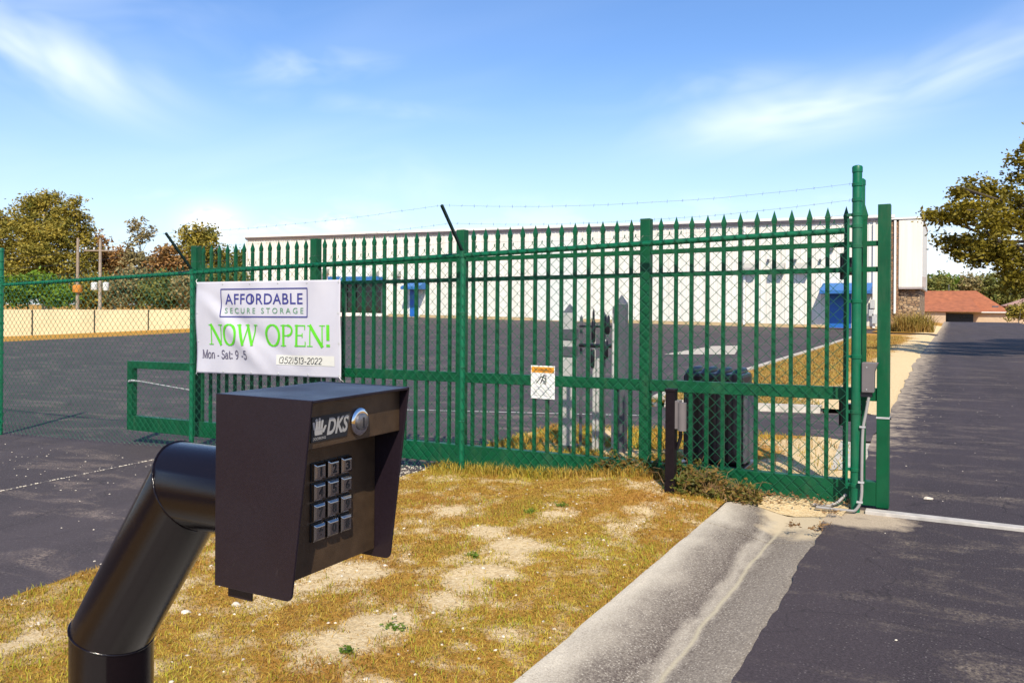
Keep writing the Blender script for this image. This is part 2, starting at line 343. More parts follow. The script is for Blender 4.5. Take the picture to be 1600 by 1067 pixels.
def asphalt_mat(name, base, dust, dust_amt, edge=None):
    m, nt, b = mat(name)
    fine = noi(nt, 110, 4, 0.8); med = noi(nt, 3.0, 6, 0.6); big = noi(nt, 0.35, 4, 0.6, dist=0.6)
    c = ramp(nt, fine, [(0.34, tuple(x*0.35 for x in base)), (0.5, base), (0.68, tuple(x*2.2 for x in base))])
    c = mixc(nt, ramp(nt, big, [(0.35, (0,0,0)), (0.7, (0.55,)*3)]), c, mixc(nt, 0.5, c, tuple(x*1.8 for x in base)))
    # dusty streaks of sand
    st = noi(nt, 0.9, 7, 0.65, dist=1.0, scl=(1.0, 2.6, 1.0))
    sp = noi(nt, 60, 3, 0.7)
    mul = nt.nodes.new('ShaderNodeMath'); mul.operation = 'MULTIPLY'
    nt.links.new(ramp(nt, st, [(0.52, (0,0,0)), (0.72, (1,1,1))]), mul.inputs[0]); nt.links.new(ramp(nt, sp, [(0.42, (0,0,0)), (0.62, (1,1,1))]), mul.inputs[1])
    m2 = nt.nodes.new('ShaderNodeMath'); m2.operation = 'MULTIPLY'; m2.inputs[1].default_value = dust_amt; nt.links.new(mul.outputs[0], m2.inputs[0])
    c = mixc(nt, m2.outputs[0], c, dust)
    # pale aggregate grains
    vo = nt.nodes.new('ShaderNodeTexVoronoi'); vo.inputs['Scale'].default_value = 60; g = nt.nodes.new('ShaderNodeNewGeometry'); nt.links.new(g.outputs['Position'], vo.inputs['Vector'])
    gr = ramp(nt, vo.outputs['Distance'], [(0.12, (0.42,)*3), (0.26, (0,0,0))])
    rnd = nt.nodes.new('ShaderNodeSeparateColor'); nt.links.new(vo.outputs['Color'], rnd.inputs[0])
    m3 = nt.nodes.new('ShaderNodeMath'); m3.operation = 'MULTIPLY'; nt.links.new(gr, m3.inputs[0]); nt.links.new(ramp(nt, rnd.outputs[0], [(0.5, (0,0,0)), (0.7, (1,1,1))]), m3.inputs[1])
    c = mixc(nt, m3.outputs[0], c, (0.30, 0.27, 0.25))
    # hairline cracks and wheel-polished bands
    vc = nt.nodes.new('ShaderNodeTexVoronoi'); vc.feature = 'DISTANCE_TO_EDGE'; vc.inputs['Scale'].default_value = 0.42
    va = nt.nodes.new('ShaderNodeVectorMath'); va.operation = 'ADD'; nz = nt.nodes.new('ShaderNodeTexNoise'); nz.inputs['Scale'].default_value = 1.3; nz.inputs['Detail'].default_value = 5; nt.links.new(g.outputs['Position'], nz.inputs['Vector'])
    vm = nt.nodes.new('ShaderNodeVectorMath'); vm.operation = 'SCALE'; vm.inputs[3].default_value = 1.1; nt.links.new(nz.outputs['Color'], vm.inputs[0]); nt.links.new(g.outputs['Position'], va.inputs[0]); nt.links.new(vm.outputs[0], va.inputs[1]); nt.links.new(va.outputs[0], vc.inputs['Vector'])
    c = mixc(nt, ramp(nt, vc.outputs['Distance'], [(0.0, (0.7,)*3), (0.004, (0,0,0))]), c, tuple(x*.25 for x in base))
    c = mixc(nt, ramp(nt, noi(nt, 0.7, 3, 0.5, scl=(2.2, 0.10, 1)), [(0.45, (0,0,0)), (0.62, (0.35,)*3)]), c, tuple(x*1.9 for x in base))
    if edge:                                   # sand washed over the margin and round the gate post
        sx = nt.nodes.new('ShaderNodeSeparateXYZ'); nt.links.new(g.outputs['Position'], sx.inputs[0])
        def mm(op, a_, b_):
            n = nt.nodes.new('ShaderNodeMath'); n.operation = op
            for i, x in enumerate((a_, b_)):
                if isinstance(x, (int, float)): n.inputs[i].default_value = x
                else: nt.links.new(x, n.inputs[i])
            return n.outputs[0]
        mr = nt.nodes.new('ShaderNodeMapRange'); nt.links.new(sx.outputs[0], mr.inputs[0]); mr.inputs[1].default_value = edge[1]; mr.inputs[2].default_value = edge[0]
        my = nt.nodes.new('ShaderNodeMapRange'); nt.links.new(sx.outputs[1], my.inputs[0]); my.inputs[1].default_value = 6.3; my.inputs[2].default_value = 9
        e1 = mm('MULTIPLY', mr.outputs[0], my.outputs[0])
        dx_ = mm('DIVIDE', mm('ADD', sx.outputs[0], 0.55), 0.42); dy_ = mm('DIVIDE', mm('SUBTRACT', sx.outputs[1], 5.62), 0.30)
        e2 = mm('SUBTRACT', 1.25, mm('ADD', mm('MULTIPLY', dx_, dx_), mm('MULTIPLY', dy_, dy_)))
        tot = mm('ADD', mm('MAXIMUM', mm('MULTIPLY', e1, 0.75), mm('MINIMUM', e2, 1.0)), mm('MULTIPLY', mm('SUBTRACT', noi(nt, 5.0, 7, 0.7), 0.5), 1.5))
        c = mixc(nt, ramp(nt, tot, [(0.42, (0,0,0)), (0.85, (0.8,)*3)]), c, ramp(nt, fine, [(0.3, tuple(x*.7 for x in dust)), (0.7, tuple(x*1.3 for x in dust))]))
    nt.links.new(c, b.inputs['Base Color']); b.inputs['Roughness'].default_value = 0.82; b.inputs['Specular IOR Level'].default_value = 0.3
    bump(nt, b, fine, 0.6, 0.004); return m
M['road'] = asphalt_mat('road_asphalt', (0.034, 0.0262, 0.0288), (0.46, 0.37, 0.26), 0.45, (-0.75, 0.1))
M['drive'] = asphalt_mat('drive_asphalt', (0.043, 0.0345, 0.0365), (0.40, 0.31, 0.24), 0.8)
M['yard'] = asphalt_mat('yard_asphalt', (0.040, 0.040, 0.043), (0.30, 0.27, 0.24), 0.25)

def ground_mat(name, use_attr=True, sandy=0.0, cols=None):
    m, nt, b = mat(name)
    cols = cols or [(0.25, (0.20, 0.085, 0.018)), (0.5, (0.40, 0.205, 0.040)), (0.75, (0.54, 0.33, 0.085))]
    f = noi(nt, 26, 8, 0.75); c = ramp(nt, f, cols)
    gg = noi(nt, 1.7, 5, 0.6); c = mixc(nt, ramp(nt, gg, [(0.52, (0,0,0)), (0.7, (0.45,)*3)]), c, (0.22, 0.19, 0.03))
    fs = noi(nt, 48, 6, 0.7); sand = ramp(nt, fs, [(0.3, (0.46, 0.31, 0.15)), (0.5, (0.66, 0.50, 0.28)), (0.75, (0.80, 0.67, 0.44))])
    if use_attr:
        at = nt.nodes.new('ShaderNodeAttribute'); at.attribute_name = 'tint'; ad = nt.nodes.new('ShaderNodeMath'); ad.operation = 'MULTIPLY_ADD'
        nt.links.new(noi(nt, 9, 6, 0.7), ad.inputs[0]); ad.inputs[1].default_value = 0.9; nt.links.new(at.outputs['Fac'], ad.inputs[2])
        k = ramp(nt, ad.outputs[0], [(0.80, (0,0,0)), (1.05, (1,1,1))])
    else: k = ramp(nt, noi(nt, 0.5, 7, 0.65), [(0.62-sandy, (0,0,0)), (0.72-sandy, (1,1,1))])
    nt.links.new(mixc(nt, k, c, sand), b.inputs['Base Color']); b.inputs['Roughness'].default_value = 0.95; b.inputs['Specular IOR Level'].default_value = 0.1
    bump(nt, b, noi(nt, 40, 8, 0.75), 0.9, 0.02); return m
M['turf'] = ground_mat('dry_turf'); M['turf_far'] = ground_mat('dry_turf_far', False)
M['sand'] = ground_mat('sandy_soil', False, 0.4)

def kerb_mat():
    m, nt, b = mat('kerb_concrete'); g = nt.nodes.new('ShaderNodeNewGeometry'); sx = nt.nodes.new('ShaderNodeSeparateXYZ'); nt.links.new(g.outputs['Position'], sx.inputs[0])
    fine = noi(nt, 140, 4, 0.75)
    c = ramp(nt, fine, [(0.3, (0.32, 0.27, 0.21)), (0.5, (0.52, 0.46, 0.36)), (0.7, (0.66, 0.59, 0.47))])
    # dark damp growth in two bands either side of the flow line
    wob = noi(nt, 1.6, 5, 0.6, scl=(1.6, 0.7, 1)); ad = nt.nodes.new('ShaderNodeMath'); ad.operation = 'MULTIPLY_ADD'
    nt.links.new(wob, ad.inputs[0]); ad.inputs[1].default_value = 0.42; nt.links.new(sx.outputs[0], ad.inputs[2])
    mr = nt.nodes.new('ShaderNodeMapRange'); nt.links.new(ad.outputs[0], mr.inputs[0]); mr.inputs[1].default_value = -1.25; mr.inputs[2].default_value = -0.35
    band = ramp(nt, mr.outputs[0], [(0.16, (0,0,0)), (0.34, (0.85,)*3), (0.47, (1.0,)*3), (0.53, (0.45,)*3), (0.60, (0.9,)*3), (0.92, (0.72,)*3)])
    spk = ramp(nt, noi(nt, 90, 4, 0.8), [(0.40, (1,1,1)), (0.66, (0.55,)*3)])
    mu = nt.nodes.new('ShaderNodeMath'); mu.operation = 'MULTIPLY'; nt.links.new(band, mu.inputs[0]); nt.links.new(spk, mu.inputs[1])
    c = mixc(nt, mu.outputs[0], c, (0.052, 0.034, 0.028))
    vo = nt.nodes.new('ShaderNodeTexVoronoi'); vo.inputs['Scale'].default_value = 85; nt.links.new(g.outputs['Position'], vo.inputs['Vector'])
    sc_ = nt.nodes.new('ShaderNodeSeparateColor'); nt.links.new(vo.outputs['Color'], sc_.inputs[0]); gm = nt.nodes.new('ShaderNodeMath'); gm.operation = 'MULTIPLY'
    nt.links.new(ramp(nt, vo.outputs['Distance'], [(0.16, (0.8,)*3), (0.34, (0,0,0))]), gm.inputs[0]); nt.links.new(ramp(nt, sc_.outputs[0], [(0.5, (0,0,0)), (0.62, (1,1,1))]), gm.inputs[1])
    c = mixc(nt, gm.outputs[0], c, (0.50, 0.45, 0.37))
    # silt settled along the flow line
    w2 = noi(nt, 2.5, 4); a3 = nt.nodes.new('ShaderNodeMath'); a3.operation = 'MULTIPLY_ADD'; nt.links.new(w2, a3.inputs[0]); a3.inputs[1].default_value = 0.06; nt.links.new(sx.outputs[0], a3.inputs[2])
    m4 = nt.nodes.new('ShaderNodeMapRange'); nt.links.new(a3.outputs[0], m4.inputs[0]); m4.inputs[1].default_value = -0.96; m4.inputs[2].default_value = -0.86
    sil = ramp(nt, m4.outputs[0], [(0.34, (0,0,0)), (0.5, (0.75,)*3), (0.66, (0,0,0))])
    c = mixc(nt, sil, c, (0.46, 0.40, 0.27))
    ms = nt.nodes.new('ShaderNodeMapRange'); nt.links.new(sx.outputs[1], ms.inputs[0]); ms.inputs[1].default_value = 4.7; ms.inputs[2].default_value = 5.7
    mx_ = nt.nodes.new('ShaderNodeMapRange'); nt.links.new(sx.outputs[0], mx_.inputs[0]); mx_.inputs[1].default_value = -1.22; mx_.inputs[2].default_value = -0.95
    pr2 = nt.nodes.new('ShaderNodeMath'); pr2.operation = 'MULTIPLY'; nt.links.new(ms.outputs[0], pr2.inputs[0]); nt.links.new(mx_.outputs[0], pr2.inputs[1])
    a5 = nt.nodes.new('ShaderNodeMath'); a5.operation = 'MULTIPLY_ADD'; nt.links.new(noi(nt, 4, 6, 0.65), a5.inputs[0]); a5.inputs[1].default_value = 0.9; nt.links.new(pr2.outputs[0], a5.inputs[2])
    c = mixc(nt, ramp(nt, a5.outputs[0], [(0.75, (0,0,0)), (1.05, (0.9,)*3)]), c, (0.52, 0.42, 0.27))
    nt.links.new(c, b.inputs['Base Color']); b.inputs['Roughness'].default_value = 0.9; bump(nt, b, fine, 0.6, 0.005); return m
M['kerb'] = kerb_mat()
M['concrete'] = plain('pale_concrete', (0.42, 0.38, 0.32), 0.9, 0, 0.3, 12, 0.4)
def siding_mat():
    m, nt, b = mat('white_siding'); st = noi(nt, 1.2, 5, 0.6, scl=(3, 1, 0.15))
    nt.links.new(ramp(nt, st, [(0.3, (0.60, 0.575, 0.51)), (0.6, (0.71, 0.69, 0.63))]), b.inputs['Base Color']); b.inputs['Roughness'].default_value = 0.5; return m
M['siding'] = siding_mat()
def stone_mat(name, scale, cols):
    m, nt, b = mat(name); g = nt.nodes.new('ShaderNodeNewGeometry'); mp = nt.nodes.new('ShaderNodeMapping'); mp.inputs['Scale'].default_value = scale; nt.links.new(g.outputs['Position'], mp.inputs[0])
    vo = nt.nodes.new('ShaderNodeTexVoronoi'); vo.inputs['Scale'].default_value = 1; nt.links.new(mp.outputs[0], vo.inputs['Vector'])
    v2 = nt.nodes.new('ShaderNodeTexVoronoi'); v2.feature = 'DISTANCE_TO_EDGE'; v2.inputs['Scale'].default_value = 1; nt.links.new(mp.outputs[0], v2.inputs['Vector'])
    sc = nt.nodes.new('ShaderNodeSeparateColor'); nt.links.new(vo.outputs['Color'], sc.inputs[0])
    c = ramp(nt, sc.outputs[0], cols); e = ramp(nt, v2.outputs['Distance'], [(0.03, (0,0,0)), (0.10, (1,1,1))])
    nt.links.new(mixc(nt, e, (0.16, 0.12, 0.09), c), b.inputs['Base Color']); b.inputs['Roughness'].default_value = 0.9; bump(nt, b, e, 1.0, 0.05); return m
M['stone'] = stone_mat('stone_veneer', (4.0, 4.0, 8.0), [(0, (0.17, 0.10, 0.06)), (0.5, (0.34, 0.22, 0.12)), (1, (0.50, 0.36, 0.22))])
M['brick'] = stone_mat('brown_brick', (4.2, 4.2, 11), [(0, (0.20, 0.10, 0.05)), (0.5, (0.30, 0.16, 0.08)), (1, (0.38, 0.22, 0.12))])
M['wallpaint'] = plain('cream_masonry', (0.74, 0.60, 0.36), 0.85, 0, 0.10, 0.7, 0.1)
def banner_mat():
    m, nt, b = mat('white_vinyl'); nt.links.new(ramp(nt, noi(nt, 3, 4), [(0.3, (0.47, 0.46, 0.51)), (0.7, (0.53, 0.52, 0.56))]), b.inputs['Base Color'])
    b.inputs['Roughness'].default_value = 0.35; return m
M['banner'] = banner_mat()

# ------------------------------------------------------------------ ground sheets
def sheet(name, poly, step, zoff, m, cat=None, label=None, kind='structure', attr=None, zfn=None):
    """polygon (t,s) filled with a Delaunay grid that follows the terrain"""
    zf = zfn or (lambda x, y: terr(x, y))
    pts = []; edges = []
    for i, p in enumerate(poly):
        q = poly[(i+1) % len(poly)]; L = math.hypot(q[0]-p[0], q[1]-p[1]); n = max(1, int(L/step))
        for k in range(n): pts.append((p[0]+(q[0]-p[0])*k/n, p[1]+(q[1]-p[1])*k/n))
    nb = len(pts); edges = [(i, (i+1) % nb) for i in range(nb)]
    xs = [p[0] for p in poly]; ys = [p[1] for p in poly]
    P = np.array(poly)
    gx = np.arange(min(xs)+step/2, max(xs), step); gy = np.arange(min(ys)+step/2, max(ys), step)
    X, Y = np.meshgrid(gx, gy); X = X.ravel(); Y = Y.ravel(); ins = np.zeros(len(X), bool)
    for i in range(len(P)):
        a = P[i]; b2 = P[(i+1) % len(P)]
        c1 = ((a[1] > Y) != (b2[1] > Y))
        with np.errstate(divide='ignore', invalid='ignore'):
            xc = (b2[0]-a[0])*(Y-a[1])/(b2[1]-a[1]+1e-12)+a[0]
        ins ^= c1 & (X < xc)
    pts += list(zip(X[ins].tolist(), Y[ins].tolist()))
    vv, ee, ff = geometry.delaunay_2d_cdt([Vector(p) for p in pts], edges, [], 1, 1e-5)[:3]
    mb = MB(); mb.v = [(p.x, p.y, zf(p.x, p.y)+zoff) for p in vv]; mb.f = [tuple(f) for f in ff]
    me = bpy.data.meshes.new(name); me.from_pydata(mb.v, [], mb.f); me.update()
    if me.polygons and me.polygons[0].normal.z < 0: me.flip_normals()
    me.materials.append(m)
    if attr:
        a = me.attributes.new('tint', 'FLOAT', 'POINT'); a.data.foreach_set('value', [attr(x, y) for x, y, z in mb.v])
    me.polygons.foreach_set('use_smooth', [True]*len(me.polygons))
    o = bpy.data.objects.new(name, me); link(o); tag(o, label, cat, None, kind); return o
KB = -1.335                                    # back of the kerb
def base_z(x, y):
    d = 0.03 + 0.14*smooth(-1.75, -1.4, x)*(1-smooth(5.7, 6.3, x))*(1-smooth(112, 120, y))
    return terr(x, y)-d
def build_ground():
    xs = sorted(set([-1500, -900, -500, -300, -200, -140, -100, -80] + list(np.arange(-70, 20, 1.0)) + [25, 32, 40, 55, 80, 120, 200, 400, 900, 1500]))
    ys = sorted(set([-300, -120, -60, -30, -15] + list(np.arange(-8, 122, 1.0)) + [126, 135, 150, 180, 240, 350, 600, 1200, 2500]))
    V = [(x, y, base_z(x, y)) for y in ys for x in xs]; n = len(xs)
    Fs = [(j*n+i, j*n+i+1, (j+1)*n+i+1, (j+1)*n+i) for j in range(len(ys)-1) for i in range(n-1)]
    mb = MB(); mb.v = V; mb.f = Fs
    tag(obj('ground', mb, M['turf_far'], smooth=60, fix=False), kind='structure')
build_ground()
def jit(a, amp, sc, seed): return amp*noise.noise(Vector((a*sc, seed, 0.3)))
# yard + entry asphalt
wl0 = G(0, 534); wl1 = G(285, 520)
wdir = (wl1-wl0); wdir.z = 0; wdir.normalize()
wa = wl0 - wdir*28; wb = wl1 + wdir*2
yard = [(-3.85, -8), (-3.85, 8.75), (-0.72, 8.9), (-0.72, 11.2), (-3.9, 11.3), (-3.9, 45.2), (-0.72, 45.6), (-0.72, 47.6), (-3.9, 48), (-3.9, 54.8), (-44, 54.8), (wb.x, wb.y), (wl0.x, wl0.y), (wa.x, wa.y), (-34, -8)]
yd = []
for i, p in enumerate(yard):
    q = yard[(i+1) % len(yard)]; L = math.hypot(q[0]-p[0], q[1]-p[1]); n = max(1, int(L/0.4)) if max(p[1], q[1]) < 30 and p[0] > -8 else 1
    for k in range(n):
        x = p[0]+(q[0]-p[0])*k/n; y = p[1]+(q[1]-p[1])*k/n
        yd.append((x + (jit(y, 0.10, 1.6, 2)+jit(y, 0.05, 6, 4) if k else 0), y))
sheet('yard_asphalt', [p for p in yd], 1.0, 0.0, M['drive'])
# road
rd = []
for s in np.arange(-15, 5.3, 0.07): rd.append((-0.69 + jit(s, 0.035, 1.6, 1)+jit(s, 0.018, 8, 5)+jit(s, 0.012, 30, 3), float(s)))
for s in np.arange(5.3, 118, 0.4): rd.append((-0.70 + (jit(s, 0.10, 0.8, 1)+jit(s, 0.06, 3, 7)) - 0.2*smooth(9, 30, s), float(s)))
rd += [(5.6, 118), (5.6, -15)]
def road_z(x, y): return -0.012 + 0.012*smooth(-0.7, 2.4, x) - 1.7*smooth(96, 116, y) + 0.01*(1-smooth(5, 6.5, y))*0
sheet('road', rd, 0.9, 0.0, M['road'], zfn=road_z)
# kerb and gutter in two cast lengths
prof = [(KB, -0.14), (KB, 0.012), (KB+0.03, 0.020), (-1.20, 0.004), (-1.06, -0.030), (-0.955, -0.052), (-0.925, -0.052), (-0.80, -0.034), (-0.62, -0.017), (-0.62, -0.14)]
kr = bpy.data.objects.new('kerb', None); link(kr); tag(kr, kind='structure')
for a, b_ in ((1.6, 4.93), (4.945, 5.62)):
    mb = MB(); ss = np.linspace(a, b_, max(2, int((b_-a)/0.15)+1))
    n = len(prof)
    for s in ss:
        for i, (x, z) in enumerate(prof): mb.v.append((x + (0.012*jit(s, 1, 3, i) if 0 < i < n-1 else 0), s, z+0.003*noise.noise(Vector((x*7, s*5, 0)))))
    for j in range(len(ss)-1):
        for i in range(n-1): mb.f.append((j*n+i, (j+1)*n+i, (j+1)*n+i+1, j*n+i+1))
    mb.f += [tuple(range(n)), tuple(len(mb.v)-n+i for i in range(n))[::-1]]
    obj('kerb_section', mb, M['kerb'], kr, smooth=40)
# concrete pad the keypad pedestal stands on (below the frame)
tag(obj('concrete_pad', MB().box((-1.95, -0.6, -0.1), (-0.66, 1.585, 0.028)), M['concrete'], bevel=0.01), kind='structure')
# sandy apron where the kerb ends at the gate
def kerb_z(x):
    for (x0, z0), (x1, z1) in zip(prof[1:-1], prof[2:]):
        if x0 <= x <= x1: return z0+(z1-z0)*(x-x0)/(x1-x0 + 1e-9)
    return -0.017 if x > -0.6 else 0.012
ap = [(-1.36, 5.61), (-1.1, 5.61), (-0.9, 5.61), (-0.63, 5.61), (-0.60, 5.75), (-0.60, 6.1), (-0.6, 6.5), (-1.0, 6.6), (-1.6, 6.45), (-1.55, 5.9)]
sheet('sand_apron', ap, 0.08, 0.0, M['sand'], zfn=lambda x, y: kerb_z(x)*(1-smooth(5.61, 5.95, y)) + (0.002+0.004*noise.noise(Vector((x*4, y*4, 1))))*smooth(5.61, 5.95, y)+0.003)
# bare patches on the median
BARE = [G(u, v) for u, v in ((520, 1030), (600, 990), (690, 950), (770, 905), (800, 860), (870, 815), (930, 770), (985, 752), (820, 870), (720, 920))]
BARE2 = [(G(470, 930), .14), (G(700, 805), .12), (G(1110, 770), .16), (G(760, 840), .12), (G(560, 905), .14)]
def bare(x, y):
    v = 0.0
    for i in range(len(BARE)):
        p = BARE[i]; v = max(v, math.exp(-(((x-p.x)**2+(y-p.y)**2)/0.013)))
    for p, r in BARE2: v = max(v, 0.8*math.exp(-(((x-p.x)**2+(y-p.y)**2)/(r*r*1.5))))
    v = 0.66*v + 0.36*noise.noise(Vector((x*2.6, y*2.6, 4))) + 0.34*noise.noise(Vector((x*8, y*8, 9)))
    return v
def med_z(x, y):
    e = smooth(KB+0.02, KB-0.15, x)                       # 0 at the kerb
    m = 0.085*math.exp(-(((x+2.05)/0.62)**2+((y-5.60)/0.55)**2))
    return terr(x, y) + 0.016*(1-e) + e*(0.022+0.035*noise.noise(Vector((x*1.1, y*1.1, 2)))*0.6 + 0.012*noise.noise(Vector((x*6, y*6, 5)))) + m
def G2(u, v):
    d = ray(u, v); z = 0.0
    for _ in range(40):
        p = EYE + d*((z-CAMZ)/d.z); z = 0.6*z + 0.4*(med_z(p.x, p.y)+.012)
    return p
edge_l = []
for s in np.arange(1.0, 5.9, 0.12):
    edge_l.append((-3.93 + jit(s, 0.10, 1.3, 6)+jit(s, 0.05, 6, 8), float(s)))
med = [(KB+0.0, -3.0), (KB+0.0, 5.55), (-1.25, 5.72), (-1.05, 6.0), (-1.1, 6.4), (-4.05, 6.35)] + edge_l[::-1] + [(-3.9, -3.0)]
sheet('grass_median', med, 0.055, 0.012, M['turf'], attr=lambda x, y: 0.36+bare(x, y), zfn=med_z)
# grass strips behind the gate
st1 = [(-0.55, 6.25), (-0.55, 8.85), (-4.1, 8.75), (-4.15, 6.2)]
vz = lambda k: (lambda x, y: terr(x, y) + k - (k+0.03)*smooth(-1.25, -0.62, x))
sheet('grass_strip', st1, 0.15, 0.0, M['turf'], zfn=vz(.035), attr=lambda x, y: 0.30+0.35*smooth(-1.9, -1.2, x)+0.5*noise.noise(Vector((x*1.7, y*1.7, 3))))
st2 = [(-0.5, float(s)) for s in np.arange(11.15, 45.6, 0.5)] + [(-3.92+jit(s, 0.06, 0.8, 2), float(s)) for s in np.arange(45.2, 11.2, -0.5)]
sheet('grass_verge', st2, 0.3, 0.0, M['turf'], zfn=vz(.05), attr=lambda x, y: 0.18+0.62*smooth(-2.3, -1.1, x)+0.4*noise.noise(Vector((x*0.8, y*0.5, 3)))+0.4*smooth(13.5, 11.5, y))
st3 = [(-0.5, 47.7), (-0.5, 70), (-9, 70), (-9, 54.5), (-3.92, 54.5), (-3.92, 48.1)]
sheet('grass_corner', st3, 0.5, 0.0, M['turf'], zfn=vz(.05), attr=lambda x, y: 0.2+0.6*smooth(-2.3, -1.1, x))
# low kerb edging the verge towards the yard
mb = MB(); pts = [(-3.96, float(s)) for s in np.arange(12.3, 45, 1.0)]
arc = [(-0.9-0.6, 11.25), (-2.9, 11.28), (-3.6, 11.45), (-3.9, 11.85)]
pp = arc + pts
for i in range(len(pp)-1):
    a, b_ = Vector(pp[i]), Vector(pp[i+1]); d = (b_-a).normalized(); nn = Vector((-d.y, d.x))*0.11
    mb.add([(a.x+nn.x, a.y+nn.y, terr(*a)-0.03), (b_.x+nn.x, b_.y+nn.y, terr(*b_)-0.03), (b_.x+nn.x*.7, b_.y+nn.y*.7, terr(*b_)+0.085), (a.x+nn.x*.7, a.y+nn.y*.7, terr(*a)+0.085),
            (a.x-nn.x, a.y-nn.y, terr(*a)-0.03), (b_.x-nn.x, b_.y-nn.y, terr(*b_)-0.03), (b_.x-nn.x*.7, b_.y-nn.y*.7, terr(*b_)+0.09), (a.x-nn.x*.7, a.y-nn.y*.7, terr(*a)+0.09)],
           [(0,1,2,3), (3,2,6,7), (5,4,7,6)])
tag(obj('verge_kerb', mb, M['concrete']), kind='structure')
# pale concrete patches and worn lines in the yard
def flat(name, pix, m, dz=0.008):
    ps = [G(u, v) for u, v in pix]; return sheet(name, [(p.x, p.y) for p in ps], 0.6, dz, m)
flat('concrete_patch', [(1037, 554), (1148, 554), (1156, 540), (1112, 541)], M['concrete'])
ps = [G(u, v) for u, v in ((1296, 734), (1372, 728), (1376, 690), (1314, 691))]; sheet('concrete_patch', [(min(p.x, -.62), p.y) for p in ps], .15, 0.008, M['concrete'], zfn=vz(.035))
a0, a1 = G(600, 640), G(1000, 650)
sheet('painted_line', [(a0.x, a0.y), (a1.x, a1.y), (a1.x, a1.y+0.05), (a0.x, a0.y+0.05)], 0.5, 0.006, M['paint'])
# joint of pale grit across the entry drive
c0, c1 = G(-60, 780), G(300, 706)
mb = MB(); vs = []
for i in range(61):
    k = i/60; p = c0.lerp(c1, k); wd = 0.022+0.018*noise.noise(Vector((k*22, 1, 1))); y = p.y + 0.03*noise.noise(Vector((k*9, 3, 0)))
    vs += [(p.x, y-wd, terr(p.x, y)+0.005), (p.x, y+wd, terr(p.x, y)+0.005)]
mb.add(vs, [(2*i, 2*i+2, 2*i+3, 2*i+1) for i in range(60)])
tag(obj('grit_joint', mb, M['concrete']), kind='structure')
# threshold strip across the road at the gate
tag(obj('threshold_strip', MB().box((-0.50, 5.765, -0.05), (5.5, 5.845, 0.012)), M['strip'], bevel=0.004), 'pale strip laid across the road beside the tall gate post', 'strip')

# ------------------------------------------------------------------ grass blades and pebbles (uncountable)
def blades(name, n, sampler, h, wdt, m, lean=0.9):
    P = []; k = 0
    while len(P) < n:
        r = sampler()
        if r is not None: P.append(r)
        k += 1
        if k > n*12: break
    P = np.array(P); n = len(P)
    ang = RNG.uniform(0, 2*np.pi, n); hh = h[0] + (h[1]-h[0])*RNG.random(n)**1.8; ln = RNG.uniform(0.15, lean, n)*hh*1.5
    wd = wdt*RNG.uniform(0.6, 1.4, n); a2 = ang + RNG.uniform(-0.6, 0.6, n)
    dx = np.cos(ang); dy = np.sin(ang); sx = -np.sin(a2)*wd; sy = np.cos(a2)*wd
    A = P + np.stack([sx, sy, np.zeros(n)-0.004], 1); B = P - np.stack([sx, sy, np.zeros(n)+0.004], 1)
    mz = hh*0.6
    C1 = P + np.stack([dx*ln*0.35+sx*.7, dy*ln*0.35+sy*.7, mz], 1); D1 = P + np.stack([dx*ln*0.35-sx*.7, dy*ln*0.35-sy*.7, mz], 1)
    T = P + np.stack([dx*ln, dy*ln, hh*np.clip(1.15-RNG.random(n)*0.5, 0.4, 1)], 1)
    V = np.stack([A, B, D1, C1, T], 1).reshape(-1, 3); o = np.arange(n)*5
    Fc = np.concatenate([np.stack([o, o+1, o+2], 1), np.stack([o, o+2, o+3], 1), np.stack([o+3, o+2, o+4], 1)])
    ob = mesh_np(name, V, Fc, m); return ob
def inpoly(poly):
    P = poly
    def f(x, y):
        c = False
        for i in range(len(P)):
            a = P[i]; b_ = P[i-1]
            if (a[1] > y) != (b_[1] > y) and x < (b_[0]-a[0])*(y-a[1])/(b_[1]-a[1])+a[0]: c = not c
        return c
    return f
inm = inpoly(med)
def samp_med():
    x = random.uniform(-4.1, KB+0.03); y = random.uniform(1.3, 6.3)
    if not inm(x, y): return None
    bv = bare(x, y)
    if random.random() < smooth(0.14, 0.42, bv)*0.97: return None
    return (x, y, med_z(x, y)+0.010)
tag(blades('dry_grass', 165000, samp_med, (0.005, 0.024), 0.0018, M['blade'], 1.5), 'dry yellow and brown grass on the median before the fence', 'grass', kind='stuff')
def samp_long():
    q = samp_med()
    if q is None or noise.noise(Vector((q[0]*1.8, q[1]*1.8, 7))) < 0.05: return None
    return q
tag(blades('long_grass', 5500, samp_long, (0.015, 0.045), 0.0017, M['blade_green'], 1.0), 'longer yellow green blades scattered through the median turf', 'grass', kind='stuff')
tag(blades('thatch', 30000, samp_med, (0.003, 0.010), 0.0016, M['dead'], 6.0), 'flattened brown thatch lying between the median grass', 'grass', kind='stuff')
ins1 = inpoly(st1)
def samp_b():
    x = random.uniform(-4.1, -0.8); y = random.uniform(6.2, 8.85)
    if not ins1(x, y): return None
    if random.random() < smooth(-2.6, -1.3, x)*0.9 or noise.noise(Vector((x*1.7, y*1.7, 3))) > 0.25: return None
    return (x, y, terr(x, y)+0.035)
tag(blades('strip_grass', 16000, samp_b, (0.02, 0.07), 0.003, M['blade'], 1.1), 'yellow green grass strip directly behind the sliding gate', 'grass', kind='stuff')
def samp_v():
    y = 11.4 + 30*random.random()**1.7; x = random.uniform(-3.85, -1.2)
    if random.random() < smooth(-2.5, -1.4, x): return None
    return (x, y, terr(x, y)+0.05)
tag(blades('verge_grass', 30000, samp_v, (0.03, 0.08), 0.006, M['blade_tan'], 1.0), 'tan dry grass along the verge beyond the driveway crossing', 'grass', kind='stuff')
